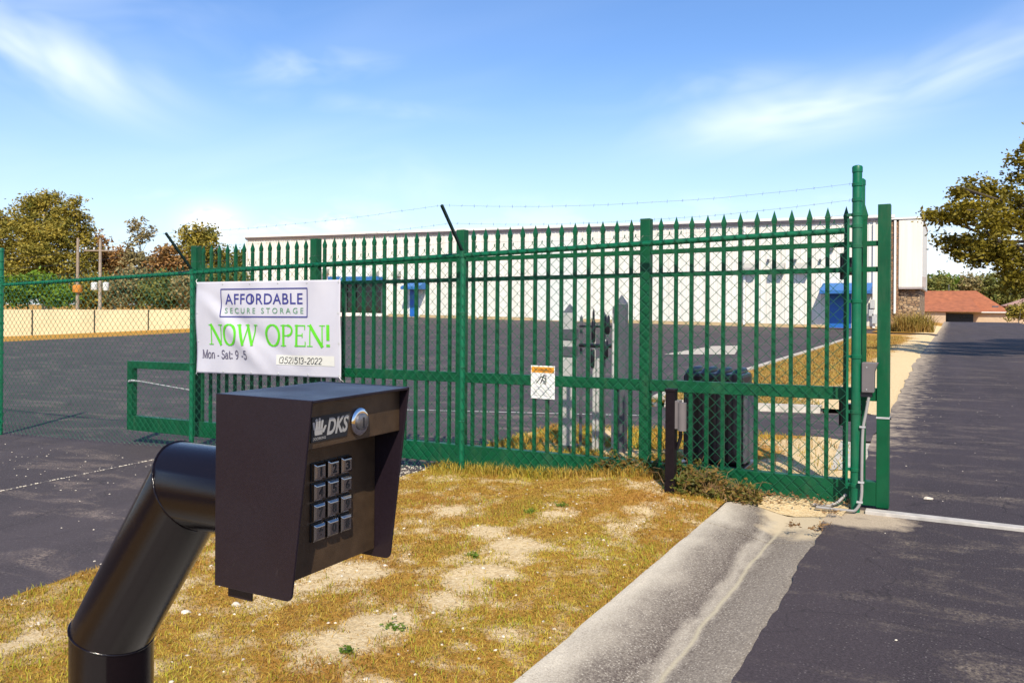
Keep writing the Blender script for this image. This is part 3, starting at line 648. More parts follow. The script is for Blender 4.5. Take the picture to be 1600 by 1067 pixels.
# fringe at the foot of the fence
def samp_f():
    x = random.uniform(-3.9, -1.6); y = 5.84 + random.gauss(0, 0.07)
    return (x, y, med_z(x, y)+0.01)
tag(blades('fence_fringe_grass', 5000, samp_f, (0.03, 0.10), 0.0024, M['blade'], 0.7), 'longer grass fringe along the foot of the chain link fence', 'grass', kind='stuff')
def pebbles(name, items, label):
    V = []; Fc = []
    base = np.array([(1,0,0),(0,1,0),(-1,0,0),(0,-1,0),(0,0,1),(0,0,-1),(.6,.6,.5),(-.6,.6,.5),(-.6,-.6,.5),(.6,-.6,.5)])
    fs = [(0,6,9),(1,7,6),(2,8,7),(3,9,8),(6,7,4),(7,8,4),(8,9,4),(9,6,4),(0,1,6),(1,2,7),(2,3,8),(3,0,9)]
    for (x, y, z, r) in items:
        o = len(V); a = random.uniform(0, 6.28); sx, sy, sz = random.uniform(.8, 1.5), random.uniform(.7, 1.1), random.uniform(.45, .8)
        for b_ in base:
            q = b_*np.array([sx, sy, sz])*r*(1+random.uniform(-.15, .15)); V.append((x+q[0]*math.cos(a)-q[1]*math.sin(a), y+q[0]*math.sin(a)+q[1]*math.cos(a), z+q[2]))
        Fc += [tuple(i+o for i in f) for f in fs]
    tag(mesh_np(name, np.array(V), np.array(Fc), M['pebble']), label, 'gravel', kind='stuff')
it = []
for _ in range(230):
    x = random.uniform(-9.5, -3.6); y = 5.5 - abs(random.gauss(0, 1.2)); it.append((x, y, terr(x, y)+0.002, random.uniform(.002, .008)))
for _ in range(160):
    k = random.random(); p = c0.lerp(c1, k); it.append((p.x, p.y+random.gauss(0, .04), terr(p.x, p.y)+.003, random.uniform(.003, .010)))
pebbles('drive_gravel', it, 'pale gravel grains scattered on the entry drive at left')
it = []
for _ in range(420):
    x = random.uniform(-3.9, -1.4); y = random.uniform(1.5, 6.0)
    it.append((x, y, med_z(x, y)+0.012, random.uniform(.003, .013) if bare(x, y) > 0.1 else random.uniform(.004, .010)))
for _ in range(420):
    p = G(random.uniform(600, 715), random.uniform(722, 748)); it.append((p.x, p.y, terr(p.x, p.y)+.004, random.uniform(.003, .010)))
pebbles('median_gravel', it, 'pale stones scattered through the dry grass median')
it = []
for _ in range(260):
    x = random.uniform(-0.6, 4.5); y = random.uniform(3.0, 20); it.append((x, y, road_z(x, y)+.002, random.uniform(.002, .007)))
pebbles('road_gravel', it, 'fine pale grit scattered on the road at right')
def stone(u, v, r, label, zf=terr, dz=0.0):
    p = G(u, v); bm = bmesh.new(); bmesh.ops.create_icosphere(bm, subdivisions=3, radius=r)
    for vv in bm.verts:
        k = 1+0.35*noise.noise(vv.co/r*1.3+Vector((u, v, 0))); vv.co = Vector((vv.co.x*k*1.35, vv.co.y*k, vv.co.z*k*0.62))
    me = bpy.data.meshes.new('stone'); bm.to_mesh(me); bm.free(); me.materials.append(M['pebble'])
    o = bpy.data.objects.new('stone', me); link(o, None, (p.x, p.y, zf(p.x, p.y)+r*0.3+dz)); tag(o, label, 'stone')
stone(1451, 778, 0.022, 'small pale stone lying alone on the dark road', road_z)
stone(980, 746, 0.075, 'pale rock at the foot of the fence beside the weeds', med_z)
stone(369, 957, 0.018, 'pale pebble in the grass below the keypad box', med_z, .01)
stone(291, 968, 0.017, 'flat pale pebble in the grass beside the pedestal tube', med_z, .01)

# ------------------------------------------------------------------ leafy helpers
def leaves_np(centres, spread, size, per, up=0.25):
    """centres (n,3), spread array (n,), -> quads"""
    n = len(centres)*per; c = np.repeat(centres, per, 0); sp = np.repeat(spread, per)[:, None]
    p = c + RNG.normal(0, 1, (n, 3))*sp*np.array([1, 1, 0.75])
    d = RNG.normal(0, 1, (n, 3)); d[:, 2] *= 0.6; d /= np.linalg.norm(d, axis=1)[:, None]
    e = np.cross(d, RNG.normal(0, 1, (n, 3))); e /= np.linalg.norm(e, axis=1)[:, None]
    sz = (size*RNG.uniform(0.6, 1.35, n))[:, None]
    V = np.stack([p-d*sz, p-e*sz*0.48+d*sz*0.1, p+d*sz, p+e*sz*0.48+d*sz*0.1], 1).reshape(-1, 3)
    o = np.arange(n)*4; return V, np.stack([o, o+1, o+2, o+3], 1)
def clump_centres(clumps, nsub, frac=0.55):
    cs = []; sp = []
    for (c, r) in clumps:
        k = max(4, int(nsub*(r[0]*r[1]*r[2])**(2/3)))
        q = RNG.normal(0, 1, (k, 3)); q /= np.linalg.norm(q, axis=1)[:, None]; q *= (RNG.random(k)**0.4)[:, None]
        cs.append(np.array(c)+q*np.array(r)); sp.append(np.full(k, 1.0)*RNG.uniform(0.6, 1.3, k))
    return np.concatenate(cs), np.concatenate(sp)
def tree(name, label, base, clumps, leafm, barkm, lsize, nsub, spread, per, trunk_r, group=None, cat='tree', fork=0.35):
    base = Vector(base); t = thing(name, label, cat, base, group)
    top = max(c[2]+r[2]*0.5 for c, r in clumps); ctr = Vector((sum(c[0] for c, r in clumps)/len(clumps), sum(c[1] for c, r in clumps)/len(clumps), 0))
    mb = MB(); pts = []; rs = []; H = top-base.z
    for i in range(7):
        k = i/6; q = base.lerp(Vector((ctr.x*0.6+base.x*0.4, ctr.y*0.6+base.y*0.4, base.z+H*0.86)), k)
        q += Vector((noise.noise(Vector((k*3, base.x, 1))), noise.noise(Vector((k*3, base.y, 2))), 0))*H*0.035*(k > 0)
        if i == 0: q.z -= 0.1
        pts.append(q); rs.append(trunk_r*(1.25 if i == 0 else 1)*(1-0.85*k))
    mb.tube(pts, rs, 9)
    tr = obj('trunk', mb, barkm, t, smooth=50)
    lm = MB()
    for c, r in clumps:
        c = Vector(c); k = min(0.9, max(fork, ((c.z-base.z)/H-0.15))); i = k*6; a = pts[int(i)].lerp(pts[min(6, int(i)+1)], i % 1)
        mid = a.lerp(c, 0.5)+Vector((random.uniform(-.1, .1), random.uniform(-.1, .1), random.uniform(0.0, .12)))*(c-a).length
        r0 = trunk_r*(1-0.85*k)*0.3
        lm.tube([a, a.lerp(mid, .6), mid, mid.lerp(c, .6), c], [r0, r0*.8, r0*.6, r0*.45, r0*.2], 6)
        for _ in range(3):
            e = c + Vector((random.uniform(-1, 1)*r[0], random.uniform(-1, 1)*r[1], random.uniform(-.6, 1)*r[2]))*0.8
            lm.tube([mid.lerp(c, .7), c.lerp(e, .5)+Vector((0, 0, .05)), e], [r0*.4, r0*.25, r0*.1], 5)
    obj('limbs', lm, barkm, t, smooth=60)
    cs, sp = clump_centres(clumps, nsub)
    V, Fc = leaves_np(cs, sp*spread, lsize, per)
    o = mesh_np('crown', V, Fc, leafm, t); o['kind'] = 'stuff'
    return t

# ------------------------------------------------------------------ chain link fence
def sF(t): return 5.80 + 0.014*(-t-0.56)
FP = [S(1336, 797, 5.80), S(722, 738, 5.80, 0.014), S(300, 700, 5.80, 0.014), S(1, 680, 5.80, 0.014)]
FT = [p.x for p in FP]; FT += [FT[3]-3.1]
def fzb(t): return terr(t, 5.8)
def rail_z(t): return 1.825 + terr(t, 5.8)
fence = thing('chain_link_fence', 'green vinyl chain link fence topped with barbed wire, before the sliding gate', 'fence', (FT[0], sF(FT[0]), 0))
def post(t, r, top, name='post'):
    mb = MB(); y = sF(t); b0 = fzb(t)
    mb.tube([(t, y, b0-0.08), (t, y, top-0.012), (t, y, top)], [r, r, r*0.9], 20)
    p = obj(name, mb, M['green'], fence, smooth=40); return p
def ring(mb, t, y, z, r, h=0.02, th=0.004, n=20):
    mb.tube([(t, y, z-h/2-0.003), (t, y, z-h/2), (t, y, z+h/2), (t, y, z+h/2+0.003)], [r+0.0005, r+th, r+th, r+0.0005], n)
for k, t in enumerate(FT[:4]):
    y = sF(t)
    if k in (0, 3):
        z0 = fzb(t); top = (2.235 if k == 0 else 2.27)+z0; p = post(t, 0.030, top)
        cp = MB(); cp.tube([(t, y, top-0.035), (t, y, top-0.002), (t, y, top+0.006), (t, y, top+0.012)], [0.033, 0.033, 0.029, 0.012], 20); obj('cap', cp, M['green'], p, smooth=40)
        for z in (2.12, 2.02, 1.925, 1.85, 1.72, 1.36, 1.0, 0.64, 0.265, 0.165):
            rb = MB(); ring(rb, t, y, z+z0, 0.030)
            if z < 1.95: rb.box((t-0.062 if k == 0 else t+0.03, y-0.008, z+z0-0.009), (t-0.030 if k == 0 else t+0.062, y+0.008, z+z0+0.009))
            obj('brace_band', rb, M['green'], p, smooth=40)
        bar = MB(); bx = t-0.058 if k == 0 else t+0.050
        bar.box((bx, y-0.014, z0+0.14), (bx+0.014, y-0.009, z0+1.90)); obj('tension_bar', bar, M['green'], fence)
    else:
        top = rail_z(t)+0.02; p = post(t, 0.0245, top)
        cp = MB(); ring(cp, t, y, top-0.01, 0.0245, 0.05, 0.007); obj('cap', cp, M['green'], p, smooth=40)
        ar = MB(); a = Vector((t, y, top)); e = a + Vector((0, -0.33, 0.36)); d = (e-a).normalized(); w_ = 0.010
        nrm = Vector((0, d.z, -d.y))
        vs = []
        for q in (a, e):
            for sx, sn in ((-1, -1), (1, -1), (1, 1), (-1, 1)): vs.append(q + Vector((w_*sx, 0, 0)) + nrm*0.010*sn)
        ar.add(vs, [(0,3,2,1), (4,5,6,7), (0,1,5,4), (1,2,6,5), (2,3,7,6), (3,0,4,7)])
        obj('barbed_arm', ar, M['arm'], fence)
for k in range(4):
    a, b_ = FT[k], FT[k+1]; mb = MB()
    x0 = a-0.075 if k == 0 else a+0.02; x1 = b_-0.02 if k < 3 else b_
    if k == 2: x1 = b_+0.04
    mb.tube([(x0, sF(x0), rail_z(x0)), (x1+0.001, sF(x1), rail_z(x1))], 0.0205, 14); obj('top_rail', mb, M['green'], fence, smooth=40)
for k in (1, 2):
    t = FT[k]
    for z in (0.45, 0.9, 1.35):
        mb = MB(); ring(mb, t, sF(t), fzb(t)+z, 0.0245, 0.006, 0.003, 14); obj('tie_wire', mb, M['vinyl'], fence)
# woven fabric: zigzag wires
def fabric(t0, t1):
    p = 0.086; V = []; Fs = []; nw = int((t0-t1)/(p/2)); wr = 0.0025
    pts = []
    for i in range(nw):
        tc = t0 - i*p/2; zb0 = fzb(tc)+0.03; zt = rail_z(tc)+0.055; n = int((1.85)/(p/2)); pl = []
        for j in range(n+1):
            x = tc + (p/4+0.0008)*(1 if ((j+i) % 2) else -1)
            pl.append((x, sF(tc)-0.026+(0.002 if (j+i) % 2 else -0.002), zb0+j*p/2))
        # twisted end
        x, y, z = pl[-1]; pl.append((x+0.004, y, z+0.018))
        pts.append(pl)
    for pl in pts:
        o = len(V)
        for (x, y, z) in pl:
            V += [(x-wr, y, z), (x, y-wr, z+0.0), (x+wr, y, z), (x, y+wr, z)]
        for j in range(len(pl)-1):
            a = o+j*4
            for k in range(4): Fs.append((a+k, a+(k+1) % 4, a+4+(k+1) % 4, a+4+k))
    o = mesh_np('chain_link_mesh', np.array(V), np.array(Fs), M['vinyl'], fence); o['kind'] = 'stuff'
fabric(FT[0]-0.075, FT[4])
# barbed wire strands
def strand(zs, fr):
    anchors = []
    for k, t in enumerate(FT[:4]):
        if k in (0, 3): anchors.append(Vector((t, sF(t)-0.03, zs+fzb(t))))
        else: anchors.append(Vector((t, sF(t)-0.33*fr, rail_z(t)+0.02+0.36*fr+0.012)))
    mb = MB(); pts = []
    for k in range(3):
        a, b_ = anchors[k], anchors[k+1]
        for i in range(15):
            q = i/14; 
            if k and i == 0: continue
            p = a.lerp(b_, q); p.z -= 0.06*4*q*(1-q)*(0.6 if k else 1); p.z += 0.006*noise.noise(Vector((p.x*6, zs, 0))); pts.append(p)
    mb.tube(pts, 0.0008, 5)
    for i in range(len(pts)-1):
        for q in (0.2, 0.7):
            p = pts[i].lerp(pts[i+1], q); a = random.uniform(0, 3.14); d = Vector((0.3, math.cos(a), math.sin(a)))*0.013
            mb.tube([p-d, p+d], 0.0008, 4); d = Vector((-0.3, math.sin(a), math.cos(a)))*0.013; mb.tube([p-d, p+d], 0.0008, 4)
    obj('barbed_wire', mb, M['wire'], fence)
strand(2.125, 0.97); strand(2.02, 0.6); strand(1.93, 0.22)

# ------------------------------------------------------------------ sliding gate
def sG(t): return 5.975 + 0.014*(-t-0.41)
LEAD = -0.41; PW = 1.652
def gz(t): return -0.0124*(LEAD-t)
gate = thing('sliding_gate', 'green steel picket sliding gate drawn open behind the chain link fence', 'gate', (LEAD, sG(LEAD), 0.0))
GP = [LEAD-PW*i for i in range(5)]
TAIL = GP[4]-1.06
def gbox(name, x0, x1, z0, z1, d, m='green_dark', bevel=0.003, dy=0.0, parent=None):
    mb = MB(); vs = []
    for z in (z0, z1):
        for x, sgn in ((x0, -1), (x1, -1), (x1, 1), (x0, 1)): vs.append((x, sG(x)+dy+sgn*d/2, z+gz(x)))
    mb.add(vs, [(0,3,2,1), (4,5,6,7), (0,1,5,4), (1,2,6,5), (2,3,7,6), (3,0,4,7)])
    return obj(name, mb, M[m], parent or gate, bevel=bevel)
for i, t in enumerate(GP):
    zb_ = 0.0 if i == 0 else 0.168
    gbox('gate_post', t-0.0385, t+0.0385, zb_, 2.0, 0.078)
for i in range(4):
    a, b_ = GP[i+1]+0.0395, GP[i]-0.0395
    for z, h, d in ((1.746, 0.034, 0.040), (1.574, 0.034, 0.040), (0.742, 0.085, 0.050)): gbox('rail', a, b_, z-h/2, z+h/2, d)
    if i == 0: gbox('bottom_beam', GP[1]-0.0395, b_, 0.008, 0.166, 0.074)
    else: gbox('bottom_beam', GP[i+1]-0.0395+0.001, GP[i]-0.0395-0.0003, 0.008, 0.166, 0.074)
# picket with spear point, one mesh shared
mb = MB(); r = 0.0127
mb.box((-r, -r, 0.155), (r, r, 1.90))
pk = bpy.data.meshes.new('picket'); o0 = len(mb.v)
s1 = 0.0185; s0_ = 0.0125
mb.add([(-s0_,-s0_,1.902), (s0_,-s0_,1.902), (s0_,s0_,1.902), (-s0_,s0_,1.902), (-s1,-s0_,1.935), (s1,-s0_,1.935), (s1,s0_,1.935), (-s1,s0_,1.935), (0,0,2.005)],
       [(0,3,2,1), (0,1,5,4), (1,2,6,5), (2,3,7,6), (3,0,4,7), (4,5,8), (5,6,8), (6,7,8), (7,4,8)])
pk.from_pydata(mb.v, [], mb.f); pk.update(); fixn(pk); pk.materials.append(M['green_dark'])
gb = WL[gate.name]
for i in range(4):
    for j in range(1, 14):
        t = GP[i]-PW*j/14; o = bpy.data.objects.new('picket', pk); link(o, gate, Vector((t, sG(t)-0.008, gz(t)))-gb)
# the tail that counterbalances the gate
gbox('tail_top_bar', TAIL+0.078, GP[4]-0.0395, 0.69, 0.768, 0.07); gbox('tail_post', TAIL, TAIL+0.077, 0.168, 0.768, 0.074); gbox('bottom_beam', TAIL, GP[4]-0.0395, 0.008, 0.166, 0.074)
mb = MB(); a = Vector((TAIL+0.04, sG(TAIL)-0.045, 0.545+gz(TAIL))); b_ = Vector((GP[4], sG(GP[4])-0.045, 0.49+gz(GP[4])))
mb.tube([a, a+Vector((.05, 0, .012)), a+Vector((.2, 0, .01)), b_], [0.012, 0.014, 0.006, 0.005], 8); obj('brace_cable', mb, M['galv'], gate, smooth=50)
# label bracket on the leading post
p = S(1381, 653, sG(LEAD)-0.041); gbox('post_strap', LEAD-0.041, LEAD+0.041, p.z-0.006, p.z+0.006, 0.086, 'galv', 0)
# warning plate wired on to the gate
p0 = S(826, 571, 5.985-0.05); p1 = S(863, 625, 5.985-0.05)
wy = sG(p0.x)-0.034
ws = thing('warning_sign', 'white warning plate with orange header wired to the gate behind the mesh', 'sign', (p0.x, wy, p1.z))
def wr(name, x0, x1, z0, z1, m, dy, par=ws): return obj(name, MB().box((x0, wy+dy, z0), (x1, wy+dy+0.002, z1)), M[m], par)
plate = wr('plate', p0.x, p1.x, p1.z, p0.z, 'sign_white', 0)
wdt = p1.x-p0.x; hgt = p0.z-p1.z
wr('header', p0.x+0.006, p1.x-0.006, p0.z-hgt*0.21, p0.z-0.010, 'orange', -0.0025)
def text_geo(body, bold=0.0, spacing=1.0, shear=0.0):
    cu = bpy.data.curves.new('txt', 'FONT'); cu.body = body; cu.offset = bold; cu.space_character = spacing; cu.shear = shear; cu.resolution_u = 4
    to = bpy.data.objects.new('txt', cu); C.objects.link(to); bpy.context.view_layer.update()
    me = to.evaluated_get(bpy.context.evaluated_depsgraph_get()).to_mesh()
    V = np.array([v.co[:2] for v in me.vertices]); Fs = [tuple(p.vertices) for p in me.polygons]
    bpy.data.objects.remove(to); bpy.data.curves.remove(cu)
    mn = V.min(0); mx = V.max(0); return (V-mn)/(mx-mn), Fs
def put_text(name, body, m, parent, fn, **kw):
    V, Fs = text_geo(body, **kw); mb = MB(); mb.v = [tuple(fn(x, y)) for x, y in V]; mb.f = Fs; return obj(name, mb, m, parent, fix=False)
put_text('lettering', 'WARNING', M['ink'], ws, lambda x, y: (p0.x+wdt*(.14+.72*x), wy-0.0032, p0.z-hgt*(.185-.11*y)), bold=0.015)
# pictogram: a figure caught between bars, and lines of small print
mb = MB()
cx = p0.x+wdt*.47; cz = p0.z-hgt*.42
def stk(mb, pts, wd, y, k=[0]):
    for i in range(len(pts)-1):
        a, b_ = Vector(pts[i]), Vector(pts[i+1]); d = (b_-a)
        if d.length < 1e-9: continue
        d.normalize(); n = Vector((-d.y, d.x))*wd/2; k[0] += 1; yy = y-0.00002*(k[0] % 20); a = a-d*wd*.3; b_ = b_+d*wd*.3
        mb.add([(a.x+n.x, yy, a.y+n.y), (a.x-n.x, yy, a.y-n.y), (b_.x-n.x, yy, b_.y-n.y), (b_.x+n.x, yy, b_.y+n.y)], [(0, 1, 2, 3)])
u_ = wdt*0.1
for pl in ([(cx-2.4*u_, cz-1.4*u_), (cx-1.2*u_, cz-.1*u_), (cx-.6*u_, cz+.9*u_), (cx+.4*u_, cz+1.1*u_), (cx+1.2*u_, cz+.4*u_)], [(cx+.4*u_, cz+1.0*u_), (cx-.1*u_, cz-.4*u_), (cx-.6*u_, cz-1.5*u_)], [(cx, cz), (cx+.9*u_, cz-.5*u_), (cx+1.0*u_, cz-1.6*u_)], [(cx+1.6*u_, cz+1.6*u_), (cx+1.6*u_, cz-1.7*u_)]):
    stk(mb, pl, u_*.42, wy-0.0006)
mb.tube([(cx+.85*u_, wy-0.0007, cz+1.55*u_), (cx+.85*u_, wy-0.0003, cz+1.55*u_)], u_*.42, 12); obj('pictogram', mb, M['ink'], ws, fix=False)
mb = MB()
for i in range(5): stk(mb, [(p0.x+wdt*.12, p0.z-hgt*(.66+.06*i)), (p0.x+wdt*(.88 if i % 2 else .78), p0.z-hgt*(.66+.06*i))], 0.0022, wy-0.0006)
obj('small_print', mb, M['purple_ink'], ws, fix=False)
for x in (p0.x+wdt*.2, p0.x+wdt*.75): wr('bolt', x-.006, x+.006, p1.z-0.03, p1.z-0.012, 'black', 0.0)

# second post carrying the guide rollers
g2 = S(1346, 700, 6.15); g2t = -0.575; g2y = 6.155
rp = thing('roller_post', 'green round post behind the tall fence post, carrying gate rollers', 'post', (g2t, g2y, 0))
mb = MB(); mb.tube([(g2t, g2y, -0.08), (g2t, g2y, 2.19)], 0.030, 18); obj('post', mb, M['green'], rp, smooth=40)
mb = MB(); mb.tube([(g2t, g2y, 2.16), (g2t, g2y, 2.195), (g2t, g2y, 2.207)], [.033, .033, .02], 18); obj('cap', mb, M['green'], rp, smooth=40)
for z in (1.60, 0.60):
    obj('roller_bracket', MB().box((g2t-0.075, g2y-0.108, z-0.06), (g2t+0.028, g2y-0.031, z+0.06)), M['black'], rp, bevel=0.005)
    mb = MB(); mb.tube([(g2t-0.10, g2y-0.085, z-0.09), (g2t-0.10, g2y-0.085, z+0.09)], 0.022, 14); obj('roller', mb, M['black'], rp, smooth=40)
# grey photo-eye hood on that post
hx = g2t+0.075; hz1 = 0.965
p = S(1347, 566, 5.80); q = S(1371, 566, 5.80); r_ = S(1360, 613, 5.80)
hd = thing('hooded_sensor', 'grey hooded gate sensor fixed beside the tall green post', 'sensor', (p.x, 5.80, r_.z))
pr = [(p.x, r_.z), (q.x-0.018, r_.z), (q.x-0.016, p.z-0.06), (q.x+0.006, p.z), (p.x, p.z)]
obj('hood', MB().prism(pr, 'y', 5.775, 5.86), M['grey_box'], hd, bevel=0.004)
obj('bracket', MB().box((p.x-0.03, 5.79, r_.z-0.03), (q.x-0.03, 5.85, r_.z-0.001)), M['black'], hd)
mb = MB()
for z in (p.z-.03, r_.z+.02): mb.tube([(p.x+.03, 5.772, z), (p.x+.03, 5.777, z)], 0.004, 8)
obj('screw', mb, M['galv'], hd)
# conduit dropping from the hood to the ground
cp_ = [S(1358, 618, 5.80), S(1353, 645, 5.79), S(1348, 675, 5.77), S(1346.5, 735, 5.755), S(1346, 775, 5.745), S(1340, 793, 5.74), S(1328, 800, 5.735), S(1300, 801, 5.73), S(1275, 800, 5.73)]
cd = thing('conduit', 'pale plastic conduit bending from hooded sensor to the ground', 'conduit', (cp_[6].x, cp_[6].y, 0.0))
pts = []
for i in range(len(cp_)-1):
    a = cp_[max(0, i-1)]; b_ = cp_[i]; c_ = cp_[i+1]; d_ = cp_[min(len(cp_)-1, i+2)]
    for k in range(5):
        q = k/5; pts.append(0.5*((2*b_)+(-a+c_)*q+(2*a-5*b_+4*c_-d_)*q*q+(-a+3*b_-3*c_+d_)*q**3))
pts.append(cp_[-1])
for q in pts: q.z = max(q.z, 0.006)
mb = MB(); mb.tube(pts, 0.0095, 12); obj('pipe', mb, M['conduit'], cd, smooth=60)
for i in (9, 17, 22):
    q = pts[i]; obj('strap', MB().box((q.x-.022, q.y-.012, q.z-.005), (q.x+.014, q.y+.012, q.z+.005)), M['galv'], cd)
e = [S(1322, 772, 5.86), S(1310, 784, 5.83), S(1296, 791, 5.80), S(1270, 793, 5.79)]
mb = MB()
for q in e: q.z = max(q.z, .008)
mb.tube(e, 0.010, 10); tag(obj('conduit_stub', mb, M['conduit'], smooth=60), 'short pale conduit end under the gate left of the tall post', 'conduit')

# ------------------------------------------------------------------ banner
by = 5.80
B = [S(306, 441, by-0.055, 0.014), S(531, 437, by-0.055, 0.014), S(533, 591, by-0.055, 0.014), S(307, 582, by-0.055, 0.014)]
def bsurf(x, y, off=0.0):       # x 0..1 left to right, y 0..1 bottom to top
    top = B[0].lerp(B[1], x); bot = B[3].lerp(B[2], x); q = bot.lerp(top, y)
    q.z -= 0.004*abs(math.sin(x*math.pi*5))*(1-abs(2*y-1))*0
    d = 0.012*math.sin(x*math.pi)*math.sin(y*math.pi)
    L1 = (1-y) - (0.02 + 1.9*x); d += 0.020*math.exp(-(L1/0.11)**2)*math.sin(min(1, y+.1)*math.pi)        # fold falling from the upper left corner
    L2 = (1-y) - (0.0 + 1.25*x); d -= 0.014*math.exp(-(L2/0.09)**2)*(y > 0)*math.sin(y*math.pi)
    d += 0.005*math.sin(x*31.4)*math.exp(-((y-1)/0.25)**2) + 0.004*math.sin(x*31.4+1)*math.exp(-(y/0.2)**2) + 0.004*math.sin(x*13-y*8) + 0.010*noise.noise(Vector((x*3.2, y*2.0, 6)))
    q.y -= d+off; return q
bn = thing('banner', 'white vinyl banner reading NOW OPEN tied to the chain link fence', 'banner', (B[3].x, B[3].y, B[3].z))
mb = MB(); nx, ny = 90, 54
for j in range(ny+1):
    for i in range(nx+1): mb.v.append(tuple(bsurf(i/nx, j/ny)))
mb.f = [(j*(nx+1)+i, j*(nx+1)+i+1, (j+1)*(nx+1)+i+1, (j+1)*(nx+1)+i) for j in range(ny) for i in range(nx)]
sh = obj('sheet', mb, M['banner'], bn, smooth=180, fix=False); so_ = sh.modifiers.new('solid', 'SOLIDIFY'); so_.thickness = 0.0015; so_.offset = 1 if False else -1
TO = 0.0042
def bx(x0, x1, y0, y1): return lambda x, y: bsurf(x0+(x1-x0)*x, y0+(y1-y0)*y, TO)
put_text('lettering', 'AFFORDABLE', M['navy'], bn, bx(.225, .765, .752, .868), bold=0.008, spacing=1.08)
put_text('lettering', 'SECURE STORAGE', M['teal'], bn, bx(.222, .77, .655, .715), spacing=1.55, bold=0.002)
def strokes(name, m, polys, widths, lift=0.0):
    mb = MB(); k = 0
    for pl, wd in zip(polys, widths):
        # resample for curvature
        pts = []
        for i in range(len(pl)-1):
            a, b_ = Vector(pl[i]), Vector(pl[i+1]); n = max(1, int((b_-a).length/0.02))
            for q in range(n): pts.append(a.lerp(b_, q/n))
        pts.append(Vector(pl[-1])); asp = 0.51
        for i in range(len(pts)-1):
            a, b_ = pts[i], pts[i+1]; d = Vector(((b_-a).x/asp, (b_-a).y)); d.normalize() if d.length else None
            n = Vector((-d.y*asp, d.x))*wd/2; e = Vector((d.x*asp, d.y))*wd*.15; k += 1; o = TO + lift + 0.00004*(k % 12)
            w2 = wd
            mb.add([bsurf(*(a+n-e), o), bsurf(*(a-n-e), o), bsurf(*(b_-n+e), o), bsurf(*(b_+n+e), o)], [(0, 1, 2, 3)])
    return obj(name, mb, m, bn, fix=False)
# logo frame and the bar inside the first O
fr = [(.195, .62), (.795, .62), (.795, .918), (.195, .918), (.195, .62)]
strokes('logo_frame', M['navy'], [fr], [.012])
strokes('logo_keyhole', M['navy'], [[(.418, .775), (.418, .845)]], [.020])
